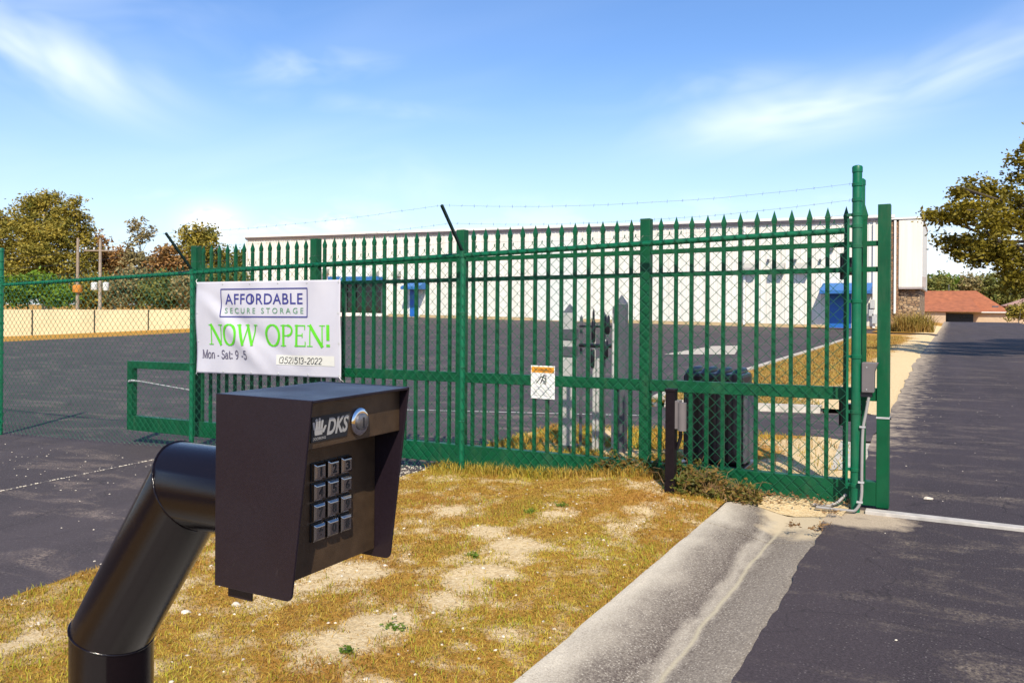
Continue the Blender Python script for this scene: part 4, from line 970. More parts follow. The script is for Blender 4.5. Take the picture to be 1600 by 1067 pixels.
# serif lettering drawn as pen strokes: glyph -> list of (points, thick?) in a unit box
def ell(cx, cy, rx, ry, a0=0, a1=360, n=22): return [(cx+rx*math.cos(math.radians(a0+(a1-a0)*i/n)), cy+ry*math.sin(math.radians(a0+(a1-a0)*i/n))) for i in range(n+1)]
def serif(x, y, w_=.13): return ([(x-w_, y), (x+w_, y)], .30)
GL = {
 'N': (.84, [([(.13,0),(.13,1)],.45), ([(.12,1),(.72,0)],1.15), ([(.72,0),(.72,1)],.45), serif(.13,.02), serif(.08,.98,.08), serif(.72,.98)]),
 'O': (.86, [(ell(.42,.5,.35,.5,122,238),1.0), (ell(.42,.5,.35,.5,-58,58),1.0), (ell(.42,.5,.35,.5,98,126),.72), (ell(.42,.5,.35,.5,54,82),.72), (ell(.42,.5,.35,.5,234,262),.72), (ell(.42,.5,.35,.5,278,306),.72), (ell(.42,.5,.35,.5,78,102),.5), (ell(.42,.5,.35,.5,258,282),.5)]),
 'W': (1.12, [([(.08,1),(.33,0)],1.1), ([(.33,0),(.55,.95)],.5), ([(.53,1),(.78,0)],1.1), ([(.78,0),(1.0,1)],.5), serif(.08,.98,.11), serif(.53,.98,.11), serif(1.0,.98,.10)]),
 'P': (.70, [([(.14,0),(.14,1)],1.0), ([(.14,.98),(.38,.98)],.4), (ell(.36,.74,.23,.24,90,-90),.8), ([(.38,.50),(.14,.50)],.4), serif(.14,.02,.15), serif(.08,.98,.08)]),
 'E': (.70, [([(.14,0),(.14,1)],1.0), ([(.05,.98),(.56,.98)],.4), ([(.05,.02),(.60,.02)],.4), ([(.14,.52),(.44,.52)],.4), ([(.56,1),(.56,.80)],.4), ([(.60,0),(.60,.22)],.4), ([(.44,.62),(.44,.42)],.4)]),
 '!': (.34, [([(.15,1),(.15,.32)],1.2), ([(.15,.09),(.15,.03)],1.4)]),
 'M': (1.0, [([(.14,0),(.14,1)],.6), ([(.14,1),(.49,.05)],1.0), ([(.49,.05),(.84,1)],.6), ([(.84,0),(.84,1)],1.0), serif(.14,.02), serif(.84,.02), serif(.1,.98,.08), serif(.88,.98,.08)]),
 'o': (.62, [(ell(.29,.34,.23,.34),.8)]), 'n': (.68, [([(.13,0),(.13,.66)],.9), (ell(.34,.42,.20,.25,160,0),.7), ([(.54,.42),(.54,0)],.9), serif(.13,.02,.1), serif(.54,.02,.1)]),
 '-': (.42, [([(.08,.32),(.34,.32)],.7)]), 'S': (.64, [(ell(.32,.75,.21,.24,20,270),.8), (ell(.32,.26,.23,.26,90,-170),.8)]),
 'a': (.58, [(ell(.27,.44,.18,.22,160,0),.7), ([(.45,.46),(.45,.06),(.53,.02)],.9), (ell(.26,.2,.19,.19),.7)]), 't': (.44, [([(.2,.9),(.2,.12),(.26,.02),(.38,.06)],.9), ([(.05,.66),(.36,.66)],.5)]),
 ':': (.30, [([(.13,.56),(.13,.62)],1.3), ([(.13,.05),(.13,.11)],1.3)]), '9': (.62, [(ell(.29,.69,.21,.29),.8), ([(.5,.69),(.46,.3),(.28,.02),(.14,.02)],.7)]),
 '5': (.62, [([(.5,.97),(.17,.97),(.14,.55)],.7), (ell(.28,.33,.24,.32,120,-150),.8)]), ' ': (.36, []),
 '(': (.3, [(ell(.42,.5,.3,.6,125,235),.6)]), ')': (.3, [(ell(-.12,.5,.3,.6,55,-55),.6)]), '3': (.5, [(ell(.2,.74,.19,.24,150,-80),.7), (ell(.2,.27,.2,.25,80,-150),.7)]),
 '2': (.5, [(ell(.22,.74,.19,.24,160,-30),.7), ([(.38,.62),(.05,.02),(.42,.02)],.7)]), '0': (.5, [(ell(.23,.5,.19,.48),.7)]), '1': (.35, [([(.1,.8),(.2,1),(.2,0)],.7)])}
def write(name, m, text, x0, x1, y0, y1, pen, slant=0.0, each=False, lift=0.0):
    tot = sum(GL[c][0] for c in text); sc = (x1-x0)/tot; x = x0; P = []; W_ = []
    for c in text:
        a, st = GL[c]
        for pl, k in st:
            P.append([(x+(px+slant*py)*sc, y0+py*(y1-y0)) for px, py in pl]); W_.append(pen*k)
        x += a*sc
        if each and P:
            if c in '!:':
                for q_, w_ in zip(P, W_): strokes(name, m, [q_], [w_], lift)
            else: strokes(name, m, P, W_, lift)
            P = []; W_ = []
    if P: strokes(name, m, P, W_, lift)
write('letter', M['lime'], 'NOW OPEN!', .10, .95, .315, .535, .030, each=True)
write('letter', M['purple_ink'], 'Mon - Sat: 9 -5', .045, .385, .165, .255, .015, each=True)
mb = MB(); n = 40
for i in range(n+1): mb.v += [tuple(bsurf(.585+.375*i/n, .118, .0026)), tuple(bsurf(.585+.375*i/n, .222, .0026))]
mb.f = [(2*i, 2*i+2, 2*i+3, 2*i+1) for i in range(n)]; obj('tape_patch', mb, M['tape'], bn, fix=False)
write('letter', M['ink'], '(352)513-2022', .60, .885, .135, .20, .0085, 0.15, each=True, lift=.0015)
for k in range(6):
    for y in (0.025, 0.975):
        q = bsurf(.012+.976*k/5, y, 0.001); mb = MB(); mb.tube([(q.x, q.y, q.z), (q.x, q.y-0.003, q.z)], [.010, .008], 12); obj('grommet', mb, M['galv'], bn)
for y in (.35, .66):
    for x in (.012, .988):
        q = bsurf(x, y, 0.001); mb = MB(); mb.tube([(q.x, q.y, q.z), (q.x, q.y-0.003, q.z)], [.010, .008], 12); obj('grommet', mb, M['galv'], bn)
for x, y in ((0.012, .985), (.988, .985), (.988, .015), (.012, .015)):
    q = bsurf(x, y); mb = MB(); sx = -1 if x < .5 else 1; sy = 1 if y > .5 else -1
    mb.tube([(q.x, q.y-.004, q.z), (q.x+.02*sx, q.y-.002, q.z+.025*sy), (q.x+.03*sx, sF(q.x)-.024, q.z+.045*sy)], 0.0025, 6); obj('cable_tie', mb, M['sign_white'], bn)

# ------------------------------------------------------------------ keypad pedestal
kx0, ks0, kz0, kz1 = -0.859, 0.776, 0.942, 1.195; KL = 0.165; KW = 0.207; ks1 = ks0+KW; kcy = (ks0+ks1)/2
pt = -1.2073; pr_ = 0.0632
ped = thing('pedestal', 'glossy black gooseneck pedestal tube in the foreground, holding the keypad', 'pedestal', (pt, kcy, 0.028))
mb = MB(); mb.tube([(pt, kcy, 0.04), (pt, kcy, 0.779), (-1.0264, kcy, 1.036), (kx0+0.001, kcy, 1.036)], pr_, 64); obj('tube', mb, M['black_gloss'], ped, smooth=25)
for (a, m_, b_) in (((pt, .5), (pt, .779), (-1.0264, 1.036)), ((pt, .779), (-1.0264, 1.036), (kx0, 1.036))):
    # weld bead at each mitre
    A = Vector((a[0], 0, a[1])); Mi = Vector((m_[0], 0, m_[1])); Bv = Vector((b_[0], 0, b_[1])); d1 = (Mi-A).normalized(); d2 = (Bv-Mi).normalized(); nn = (d1+d2).normalized()
    u1 = Vector((0, 1, 0)); u2 = nn.cross(u1).normalized(); k = pr_/d1.dot(nn); mb = MB(); pts = []
    for i in range(49):
        an = 2*math.pi*i/48; q = Mi + u1*math.cos(an)*pr_ + u2*math.sin(an)*k; wob = 0.0005*noise.noise(Vector((an*6, k, 0))); pts.append(Vector((q.x, q.y+kcy, q.z)) + (u1*math.cos(an)+u2*math.sin(an))*wob)
    mb.tube(pts, 0.0019, 6, cap=False); obj('weld_bead', mb, M['black_gloss'], ped, smooth=60)
mb = MB(); mb.box((pt-.12, kcy-.12, .026), (pt+.12, kcy+.12, .040)); bp_ = obj('base_plate', mb, M['black_gloss'], ped, bevel=.003)
for sx in (-1, 1):
    for sy in (-1, 1):
        mb = MB(); mb.tube([(pt+sx*.095, kcy+sy*.095, .041), (pt+sx*.095, kcy+sy*.095, .062)], .011, 6); obj('anchor_bolt', mb, M['galv'], bp_)
kp = thing('entry_keypad', 'dark metal entry keypad box with chrome keys, mounted on the gooseneck pedestal', 'keypad', (kx0, ks0, kz0))
th = 0.0035; LB = 0.1335
def side(y0, y1):
    rr = []; c = (kx0+LB+0.0035, kz0+0.0)           # rounded lower front corner
    poly = [(kx0, kz0)]
    fx, fz = kx0+LB, kz0; tx, tz = kx0+KL, kz1
    d = Vector((tx-fx, tz-fz)).normalized(); R = 0.010
    p_a = Vector((fx-R, fz)); p_b = Vector((fx, fz))+d*R; pc = Vector((fx, fz))
    for i in range(6):
        q = i/5; poly.append(tuple(p_a*(1-q)**2+pc*2*q*(1-q)+p_b*q*q))
    poly += [(tx, tz), (kx0, kz1)]
    return MB().prism(poly, 'y', y0, y1)
obj('side_panel', side(ks0, ks0+th), M['powder'], kp, bevel=.0008); obj('side_panel', side(ks1-th, ks1), M['powder'], kp, bevel=.0008)
obj('top_panel', MB().box((kx0, ks0+th+.0002, kz1-th-.0005), (kx0+KL-.0005, ks1-th-.0002, kz1-.0005)), M['powder'], kp, bevel=.0006)
obj('back_panel', MB().box((kx0+.0005, ks0+th+.0002, kz0+.001), (kx0+th, ks1-th-.0002, kz1-th-.001)), M['powder'], kp)
LP = 0.106; UPP = 0.150; UZ = 1.131; PZ = kz0+0.012
fp = obj('keypad_plate', MB().box((kx0+th+.0005, ks0+th+.0003, PZ), (kx0+LP, ks1-th-.0003, UZ-.0004)), M['powder_in'], kp, bevel=.0006)
up_ = obj('upper_plate', MB().box((kx0+th+.0006, ks0+th+.0003, UZ), (kx0+UPP, ks1-th-.0003, kz1-th-.0012)), M['powder_in'], kp, bevel=.001)
obj('bottom_tab', MB().box((kx0+.012, ks0+.012, kz0-.016), (kx0+.055, ks0+.014, kz0+.003)), M['powder'], kp)
# lock
ly, lz = ks0+KW*.525, 1.156; lx = kx0+UPP
def disc(mb, x0, x1, r0, r1, n=40): mb.tube([(x0, ly, lz), (x1, ly, lz)], [r0, r1], n)
lk = MB(); lk.tube([(lx-.001, ly, lz), (lx+.004, ly, lz), (lx+.0055, ly, lz), (lx+.006, ly, lz)], [.0185, .0185, .0165, .0135], 40); ring_o = obj('lock', lk, M['chrome'], kp, smooth=35)
mb = MB(); mb.tube([(lx+.0061, ly, lz), (lx+.0085, ly, lz), (lx+.0095, ly, lz)], [.0115, .0115, .0095], 36); obj('lock_cylinder', mb, M['lockface'], ring_o, smooth=35)
mb = MB(); mb.box((lx+.0096, ly-.0012, lz-.006), (lx+.0101, ly+.0012, lz+.006)); mb.box((lx+.0097, ly-.0025, lz-.0075), (lx+.0102, ly+.0025, lz-.0065)); obj('keyhole', mb, M['ink'], ring_o)
# maker's plate
gy0, gy1, gz0, gz1 = ks0+.015, ks0+.090, 1.1400, 1.1715; gx = kx0+UPP
lg = obj('logo_plate', MB().prism([(gy0, gz0), (gy1-.006, gz0), (gy1, gz1), (gy0+.002, gz1)], 'x', gx+.0001, gx+.0012), M['ink'], up_)
gw = gy1-gy0; gh = gz1-gz0
put_text('lettering', 'DKS', M['logo_silver'], lg, lambda x, y: (gx+.0014, gy0+gw*(.385+.58*x), gz0+gh*(.18+.70*y)), bold=0.035, shear=0.3)
mb = MB()
def hq(*pp):
    o = len(mb.v); mb.v += [(gx+.0014+.00002*o, gy0+gw*a, gz0+gh*b_) for a, b_ in pp]; mb.f.append(tuple(range(o, o+len(pp))))
hq((.09,.26), (.27,.26), (.30,.50), (.07,.50))
for (a, b_), (c_, d_), wd in (((.085,.48), (.055,.80), .026), ((.135,.48), (.125,.92), .028), ((.19,.48), (.20,.94), .028), ((.245,.48), (.27,.86), .027), ((.28,.34), (.345,.62), .028)):
    hq((a-wd, b_), (a+wd, b_), (c_+wd, d_-.03), (c_+wd*.4, d_), (c_-wd*.4, d_), (c_-wd, d_-.03))
obj('hand_emblem', mb, M['logo_silver'], lg, fix=False)
put_text('lettering', 'DOORKING', M['logo_silver'], lg, lambda x, y: (gx+.0014, gy0+gw*(.04+.32*x), gz0+gh*(.07+.11*y)), bold=0.01)
# keys
kxp = kx0+LP; ky = [kcy-.0275, kcy, kcy+.0275]; kz = [1.090, 1.063, 1.036, 1.009]
bm_ = MB(); h = .0112
for i, row in enumerate(('123', '456', '789', '*0#')):
    for j, ch in enumerate(row):
        y, z = ky[j], kz[i]
        obj_s = obj('key_surround', MB().prism([(y-.0123, z-.0123), (y+.0123, z-.0123), (y+.0123, z+.0123), (y-.0123, z+.0123)], 'x', kxp+.0001, kxp+.0018), M['key_surround'], kp, bevel=.0006)
        vs = []
        for x, q in ((kxp+.0016, h), (kxp+.0065, h), (kxp+.0090, h*.72)):
            for a, b_ in ((-1,-1), (1,-1), (1,1), (-1,1)): vs.append((x, y+a*q, z+b_*q))
        mk = MB().add(vs, [(0,1,5,4), (1,2,6,5), (2,3,7,6), (3,0,4,7), (4,5,9,8), (5,6,10,9), (6,7,11,10), (7,4,8,11), (8,9,10,11), (3,2,1,0)])
        ko = obj('key', mk, M['key_metal'], kp, bevel=.0007)
        put_text('numeral', ch, M['ink'], ko, lambda x, yy, y=y, z=z, kk=(.4 if ch == '1' else 1): (kxp+.0094, y+(-.0042+.0084*x)*kk, z-.0062+.0124*yy), bold=0.03)

# ------------------------------------------------------------------ black sensor post in front of the fence
p = G2(1048, 768); bpx, bpy_ = p.x, p.y; bz = med_z(bpx, bpy_)
sp_ = thing('sensor_post', 'short black square post with grey sensor before the fence', 'post', (bpx, bpy_, bz))
hh = 0.705
obj('post', MB().box((bpx-.032, bpy_-.032, bz-.05), (bpx+.032, bpy_+.032, bz+hh)), M['black_iron'], sp_, bevel=.003)
obj('cap', MB().box((bpx-.036, bpy_-.036, bz+hh-.012), (bpx+.036, bpy_+.036, bz+hh+.008)), M['black_iron'], sp_, bevel=.003)
bz1 = bz+hh-.07; bz0 = bz1-.20
sb = obj('sensor_box', MB().box((bpx+.0325, bpy_-.03, bz0+.01), (bpx+.062, bpy_+.045, bz1)), M['grey_box'], sp_, bevel=.003)
mb = MB(); mb.tube([(bpx+.078, bpy_-.012, bz0), (bpx+.078, bpy_-.012, bz1-.012)], .030, 20); obj('sensor_lens', mb, M['grey_box'], sb, smooth=40)
mb = MB(); mb.tube([(bpx+.06, bpy_+.02, bz0+.01), (bpx+.06, bpy_+.02, bz0-.05), (bpx+.03, bpy_+.03, bz0-.14)], .012, 8); obj('cable', mb, M['black'], sb, smooth=60)

# ------------------------------------------------------------------ gate operator, bollards and piping inside the gate
p = G(1064, 716); q = G(1160, 722)
ox0, ox1 = p.x, q.x; oy = 6.55; a = S(1062, 700, oy); b_ = S(1158, 700, oy); ox0, ox1 = a.x, b_.x
oz0 = terr(ox0, oy)+.035; oz1 = S(1110, 574, oy).z
op = thing('gate_operator', 'black ribbed gate operator cabinet behind the pickets', 'gate operator', ((ox0+ox1)/2, oy, oz0))
ow = ox1-ox0
obj('base', MB().box((ox0-.01, oy-.01, oz0-.06), (ox1+.03, oy+.42, oz0+.07)), M['black'], op, bevel=.006)
obj('cover', MB().box((ox0+.015, oy+.02, oz0+.071), (ox1+.0, oy+.40, oz1-.05)), M['black'], op, bevel=.03)
for i in range(4):
    cxr = ox0+ow*(i+.5)/4; r0 = ow/8*.86; mb = MB()
    mb.tube([(cxr, oy+.045, oz0+.16), (cxr, oy+.045, oz1-.07), (cxr, oy+.09, oz1-.045), (cxr, oy+.36, oz1-.045)], r0*.62, 14); obj('rib', mb, M['black'], op, smooth=35)
mb = MB(); mb.box((ox1+.002, oy+.05, oz0+.09), (ox1+.02, oy+.38, oz1-.16)); obj('side_panel', mb, M['steel_dark'], op, bevel=.004)  # paler panel puts the lit tone of the cabinet's right face into its colour
def bollard(u, v0, v1, wpx, label, oyb, mt='galv'):
    a = S(u, v0, oyb); wz = wpx*(a-EYE).dot(fwd)/F/2; zt = S(u, v1, oyb).z; zg = terr(a.x, oyb)
    t = thing('steel_post', label, 'post', (a.x, oyb, zg))
    mb = MB(); x = a.x; mb.box((x-wz, oyb-wz, zg-.05), (x+wz, oyb+wz, zt-.09)); obj('post', mb, M[mt], t, bevel=.003)
    mb = MB(); z2 = zt-.089; e = wz*1.0; mb.add([(x-e, oyb-e, z2), (x+e, oyb-e, z2), (x+e, oyb+e, z2), (x-e, oyb+e, z2), (x, oyb, zt)], [(3,2,1,0), (0,1,4), (1,2,4), (2,3,4), (3,0,4)]); obj('pointed_cap', mb, M['steel_dark'], t)
    return t, x, zg, wz
t1, x1, z1_, w1 = bollard(889, 700, 474, 17, 'galvanised square post with two dark bands, left behind the gate', 7.15)
for v0, v1 in ((514, 530), (541, 556)):
    obj('dark_band', MB().box((x1-w1-.012, 7.15-w1-.012, S(889, v1, 7.15).z), (x1+w1+.012, 7.15+w1+.012, S(889, v0, 7.15).z)), M['steel_dark'], t1, bevel=.003)  # dark boxes forming two bands round the post
obj('foot', MB().box((x1-w1-.02, 7.15-w1-.02, z1_-.02), (x1+w1+.02, 7.15+w1+.02, z1_+.09)), M['steel_dark'], t1, bevel=.003)
t2, x2, z2_, w2_ = bollard(970, 700, 460, 16, 'taller dark steel post with pointed top behind the gate', 7.25, 'steel_dark')
mb = MB(); mb.tube([(x2-w2_-.02, 7.25-w2_-.008, z2_-.03), (x2-w2_-.02, 7.25-w2_-.008, S(970, 490, 7.25).z)], .006, 8); obj('lit_edge', mb, M['galv'], t2, smooth=60)  # pale tube paints in the lit left edge of the dark post
bf = S(935, 690, 7.2); fz = terr(bf.x, 7.2)
pv = thing('valve_assembly', 'white riser pipes with black valves between the two steel posts', 'pipework', (bf.x, 7.2, fz))
def zz(v): return S(935, v, 7.2).z
def xx(u): return S(u, 600, 7.2).x
for u, v in ((928, 505), (934, 560), (958, 505)):
    mb = MB(); mb.tube([(xx(u), 7.2, fz-.03), (xx(u), 7.2, zz(v))], .016, 12); obj('riser', mb, M['galv'], pv, smooth=50)
for u, v0, v1, r0 in ((928, 500, 535, .020), (949, 492, 522, .028), (947, 530, 560, .026), (927, 545, 575, .020)):
    mb = MB(); x = xx(u); za, zb2 = zz(v1), zz(v0); mb.tube([(x, 7.2-.02, za), (x, 7.18, za+.02), (x, 7.18, zb2-.02), (x, 7.18, zb2)], [r0*.6, r0, r0, r0*.6], 14); obj('valve', mb, M['black'], pv, smooth=40)
for v, r0 in ((510, .010), (540, .018)):
    mb = MB(); mb.tube([(xx(906), 7.185, zz(v)), (xx(956), 7.185, zz(v))], r0, 10); obj('cross_pipe', mb, M['black'], pv, smooth=40)
for u, v in ((905, 492), (941, 486), (956, 478)):
    mb = MB(); x = xx(u); z = zz(v); mb.box((x-.011, 7.23, fz-.03), (x+.011, 7.252, z-.03)); mb.add([(x-.011, 7.23, z-.03), (x+.011, 7.23, z-.03), (x+.011, 7.252, z-.03), (x-.011, 7.252, z-.03), (x, 7.241, z)], [(0,1,4), (1,2,4), (2,3,4), (3,0,4)]); obj('stake', mb, M['steel_dark'], pv)
mb = MB(); x = xx(928); mb.tube([(x, 7.18, zz(500)), (x, 7.18, zz(488)), (x, 7.18, zz(482))], [.012, .012, .002], 8); obj('finial', mb, M['black'], pv)

# ------------------------------------------------------------------ warehouse
SB = 55.0
def zb_(t): return 0.0098*max(0, -t-3)
XR = S(1393, 500, SB).x; XL = S(386, 500, SB).x; HT = 6.72
wh = thing('warehouse', 'long white metal clad warehouse with blue doors beyond the yard', 'building', (XR, SB, 0.0))
NP = 58; pw = (XR-XL)/NP
gx0, gx1 = S(528, 470, SB).x, S(597, 470, SB).x
def panel_mesh(h0, h1):
    mb = MB(); pro = []; nr = 3
    for i in range(nr):
        a = i*pw/nr; pro += [(a+.006, 0), (a+pw/nr*.70, 0), (a+pw/nr*.76, -.035), (a+pw/nr*.92, -.035)]
    pro.append((pw-.006, 0))
    for x, y in pro: mb.v += [(x, y, h0), (x, y, h1)]
    n = len(pro); mb.f = [(2*i, 2*i+2, 2*i+3, 2*i+1) for i in range(n-1)]
    o = len(mb.v); mb.v += [(.006, .08, h0), (.006, .08, h1), (pw-.006, .08, h0), (pw-.006, .08, h1)]
    mb.f += [(o, 0, 1, o+1), (2*n-2, o+2, o+3, 2*n-1), (o+2, o, o+1, o+3)]
    me = bpy.data.meshes.new('siding_panel'); me.from_pydata(mb.v, [], mb.f); me.update(); me.materials.append(M['siding']); return me
PF = panel_mesh(-0.9, HT); PO = panel_mesh(3.0, HT)
for i in range(NP):
    t = XL+i*pw; mid = t+pw/2
    o = bpy.data.objects.new('siding_panel', PO if gx0 < mid < gx1 else PF); link(o, wh, Vector((t, SB, zb_(mid)))-WL[wh.name])
def wz(t, z): return zb_(t)+z
def wbox(name, x0, x1, y0, y1, z0, z1, m, par=wh, bevel=0, rel=True):
    zf = (lambda x: zb_(x)) if rel else None
    return obj(name, MB().box((x0, SB+y0, z0), (x1, SB+y1, z1), zf), M[m], par, bevel=bevel)
wbox('body', XL+.02, XR-.02, .09, 26, -1.0, HT-.12, 'trim_white'); wbox('roof', XL-.1, XR+.1, -.10, 26.2, HT-.11, HT+.02, 'roof_flat')
wbox('fascia', XL-.14, XR+.14, -.20, -.105, HT-.02, HT+.22, 'fascia'); wbox('gutter_lip', XL-.15, XR+.15, -.30, -.205, HT+.10, HT+.26, 'trim_white')
wbox('base_trim', XL, XR, -.06, -.042, -.25, .22, 'tan_trim')
for u in (386, 607, 748, 1164, 1366):
    a = S(u, 430, SB); x = a.x; wbox('downspout', x-.07, x+.07, -.16, -.045, .1, HT-.19, 'trim_white')
    if u == 607: wbox('downspout', x-.42, x-.30, -.16, -.045, .1, HT-.19, 'trim_white')
a, b_ = S(834, 430, SB).x, S(912, 430, SB).x
od = wbox('overhead_door', a, b_, -.075, -.045, .05, 6.1, 'door_grey')
for i in range(1, 10): wbox('door_seam', a+.02, b_-.02, -.079, -.0755, .6*i, .6*i+.03, 'trim_white', od)
# glazed storefront with blue canopy
z_ = zb_((gx0+gx1)/2)
sf = wbox('storefront', gx0+.05, gx1-.05, .10, .14, .1, 3.0, 'glass_dark'); sf.location.y -= .06
for i in range(6):
    x = gx0+(gx1-gx0)*i/5; wbox('mullion', x-.04, x+.04, -.02, .03, .1, 2.98, 'steel_dark', sf)
wbox('sill', gx0-.05, gx1+.05, -.12, .03, -.1, .24, 'trim_white'); wbox('transom', gx0, gx1, -.02, .03, 2.0, 2.08, 'steel_dark', sf)
wbox('canopy', gx0-.3, gx1+.25, -1.0, -.05, 2.75, 3.25, 'blue_canvas', bevel=.03)
def awning(u0, u1, v0, v1, proj):
    x0, x1 = S(u0, v0, SB-proj*.5).x, S(u1, v0, SB-proj*.5).x; z1 = S((u0+u1)/2, v0, SB-.1).z; z0 = S((u0+u1)/2, v1, SB-proj).z
    pr = [(SB-.045, z1), (SB-proj, z0+.22), (SB-proj, z0), (SB-.045, z0)]
    return obj('awning', MB().prism(pr, 'x', x0, x1), M['blue_canvas'], wh, bevel=.02), x0, x1
def door(u0, u1, vb, h):
    x0, x1 = S(u0, vb, SB).x, S(u1, vb, SB).x; d = wbox('door', x0, x1, -.075, -.045, .05, h, 'blue')
    wbox('door_frame', x0-.07, x0-.002, -.09, -.045, .05, h+.06, 'trim_white', d); wbox('door_frame', x1+.002, x1+.07, -.09, -.045, .05, h+.06, 'trim_white', d)
    wbox('handle', x1-.16, x1-.10, -.13, -.076, 1.0, 1.12, 'steel_dark', d); return d
awning(633, 661, 440, 452, 1.3); door(641, 655, 495, 2.25)
awning(1283, 1362, 442, 459, 1.6); door(1296, 1330, 513, 2.25)
# hooded wall vents
for u, v in ((1174, 418), (1217, 418), (1256, 418), (510, 424), (588, 428), (622, 428)):
    k = 1.0 if u > 800 else 0.8
    a = S(u, v, SB); x = a.x; z = a.z; hw = .42*k
    hpr = [(SB-.045, z-.28*k), (SB-.045, z+.30*k), (SB-.35*k, z+.22*k), (SB-.62*k, z-.05*k), (SB-.62*k, z-.28*k)]
    ho = obj('vent_hood', MB().prism(hpr, 'x', x-hw, x+hw), M['hood_grey'], wh, bevel=.02)
for u, v in ((1299, 388), (1201, 407), (1243, 407), (1282, 407)):
    a = S(u, v, SB); s_ = .14 if u == 1299 else .07
    obj('wall_lamp', MB().box((a.x-s_, SB-.2, a.z-s_*1.2), (a.x+s_, SB-.045, a.z+s_*1.2)), M['steel_dark'], wh, bevel=.02)
for u, v0, v1 in ((1364, 468, 482), (1362, 484, 494), (1367, 490, 506)):
    a = S(u, v0, SB); b_ = S(u, v1, SB); obj('meter_box', MB().box((a.x-.14, SB-.30, b_.z), (a.x+.14, SB-.17, a.z)), M['galv'], wh, bevel=.02)
# stone and brick office end
SO = SB-.6
x0, x1, x2 = S(1389, 450, SO).x, S(1404, 450, SO).x, S(1437.5, 450, SO).x
zt = S(1410, 343, SO).z; zmid = S(1415, 449, SO).z
office = thing('office_wing', 'stone and brick office end with white upper panel beside the road', 'building', (x1, SO, 0.0))
obj('stone_base', MB().box((x0+.02, SO+.25, -.6), (x2-.02, SB+9, zmid-.004)), M['stone'], office)
obj('brick_column', MB().box((x0, SO+.05, zmid-.002), (x1-.004, SO+1.2, zt-.15)), M['brick'], office)
obj('brick_pier', MB().box((x0+.01, SO-.05, -.3), (x1-.005, SO+.048, zt-.12)), M['brick'], office)
obj('upper_panel', MB().box((x1, SO-.10, zmid), (x2+.12, SB+9, zt)), M['siding'], office, bevel=.02)
obj('soffit', MB().box((x1+.01, SO-.12, zmid-.10), (x2+.14, SB+8.9, zmid-.006)), M['fascia'], office)
obj('coping', MB().box((x0, SO-.16, zt+.003), (x2+.18, SB+9.1, zt+.10)), M['trim_white'], office)
a = S(1398.5, 490, SO); obj('downspout', MB().box((a.x-.07, SO-.16, a.z), (a.x+.05, SO-.052, zt-.05)), M['trim_white'], office)
a = S(1438, 440, SO); obj('wall_light', MB().box((x2+.125, SO+.2, a.z-.35), (x2+.30, SO+.7, a.z+.3)), M['fascia'], office, bevel=.02)

# ------------------------------------------------------------------ masonry wall on the left
wz0 = -0.55
A0 = wl0 + Vector((-1.6, 0, 0)); A1 = wl1 + Vector((-2.0, 0, 0))
u0 = G(0, 525.0); u1 = G(285, 512.8)
wd2 = (u1-u0); wd2.z = 0; LW = wd2.length; wd2.normalize(); wn = Vector((wd2.y, -wd2.x, 0))
pwall = thing('masonry_wall', 'cream painted masonry wall in panels along the left of the yard', 'wall', (u0.x, u0.y, terr(u0.x, u0.y)))
JU = []
for u in (-330, -200, -100, -30, 50, 147, 231, 300, 365, 420):
    # joint positions along the wall from pixel columns
    d = ray(u, 500); dx, dy = d.x, d.y; den = dx*wd2.y - dy*wd2.x
    k = (u0.x*wd2.y-u0.y*wd2.x)/den; pnt = Vector((dx*k, dy*k, 0)); JU.append((pnt-Vector((u0.x, u0.y, 0))).dot(wd2))
zt0 = S(0, 480, u0.y).z; zt1 = None
for i in range(len(JU)-1):
    a, b_ = JU[i]+.04, JU[i+1]-.04; mb = MB(); vs = []
    for q, sgn in ((a, 1), (b_, 1), (b_, -1), (a, -1)):
        p = Vector((u0.x, u0.y, 0)) + wd2*q + wn*(.1*sgn)
        vs.append(p)
    def topz(p):
        k = Vector((p.x, p.y, 0)).dot(fwd); 
        return CAMZ + (480.6-474.0)*0 + (-6.5+0)*-1/F*k*1.0
    tz = CAMZ - (480.8-474.0)/F*0.5*((Vector((u0.x, u0.y, 0))+wd2*(a+b_)/2).dot(fwd))
    ztop = CAMZ - (481-473.5)/F*60
    V = [(p.x, p.y, terr(p.x, p.y)-.4) for p in vs] + [(p.x, p.y, ztop) for p in vs]
    mb.add(V, [(0,3,2,1), (4,5,6,7), (0,1,5,4), (1,2,6,5), (2,3,7,6), (3,0,4,7)]); obj('wall_panel', mb, M['wallpaint'], pwall)
    mb = MB(); c_ = Vector((u0.x, u0.y, 0))+wd2*(JU[i+1]); V = []
    for z in (terr(c_.x, c_.y)-.4, ztop-.03):
        for sa, sn in ((-.038, .07), (.038, .07), (.038, -.07), (-.038, -.07)): q = c_+wd2*sa+wn*sn; V.append((q.x, q.y, z))
    mb.add(V, [(0,3,2,1), (4,5,6,7), (0,1,5,4), (1,2,6,5), (2,3,7,6), (3,0,4,7)]); obj('joint_post', mb, M['bark'], pwall)

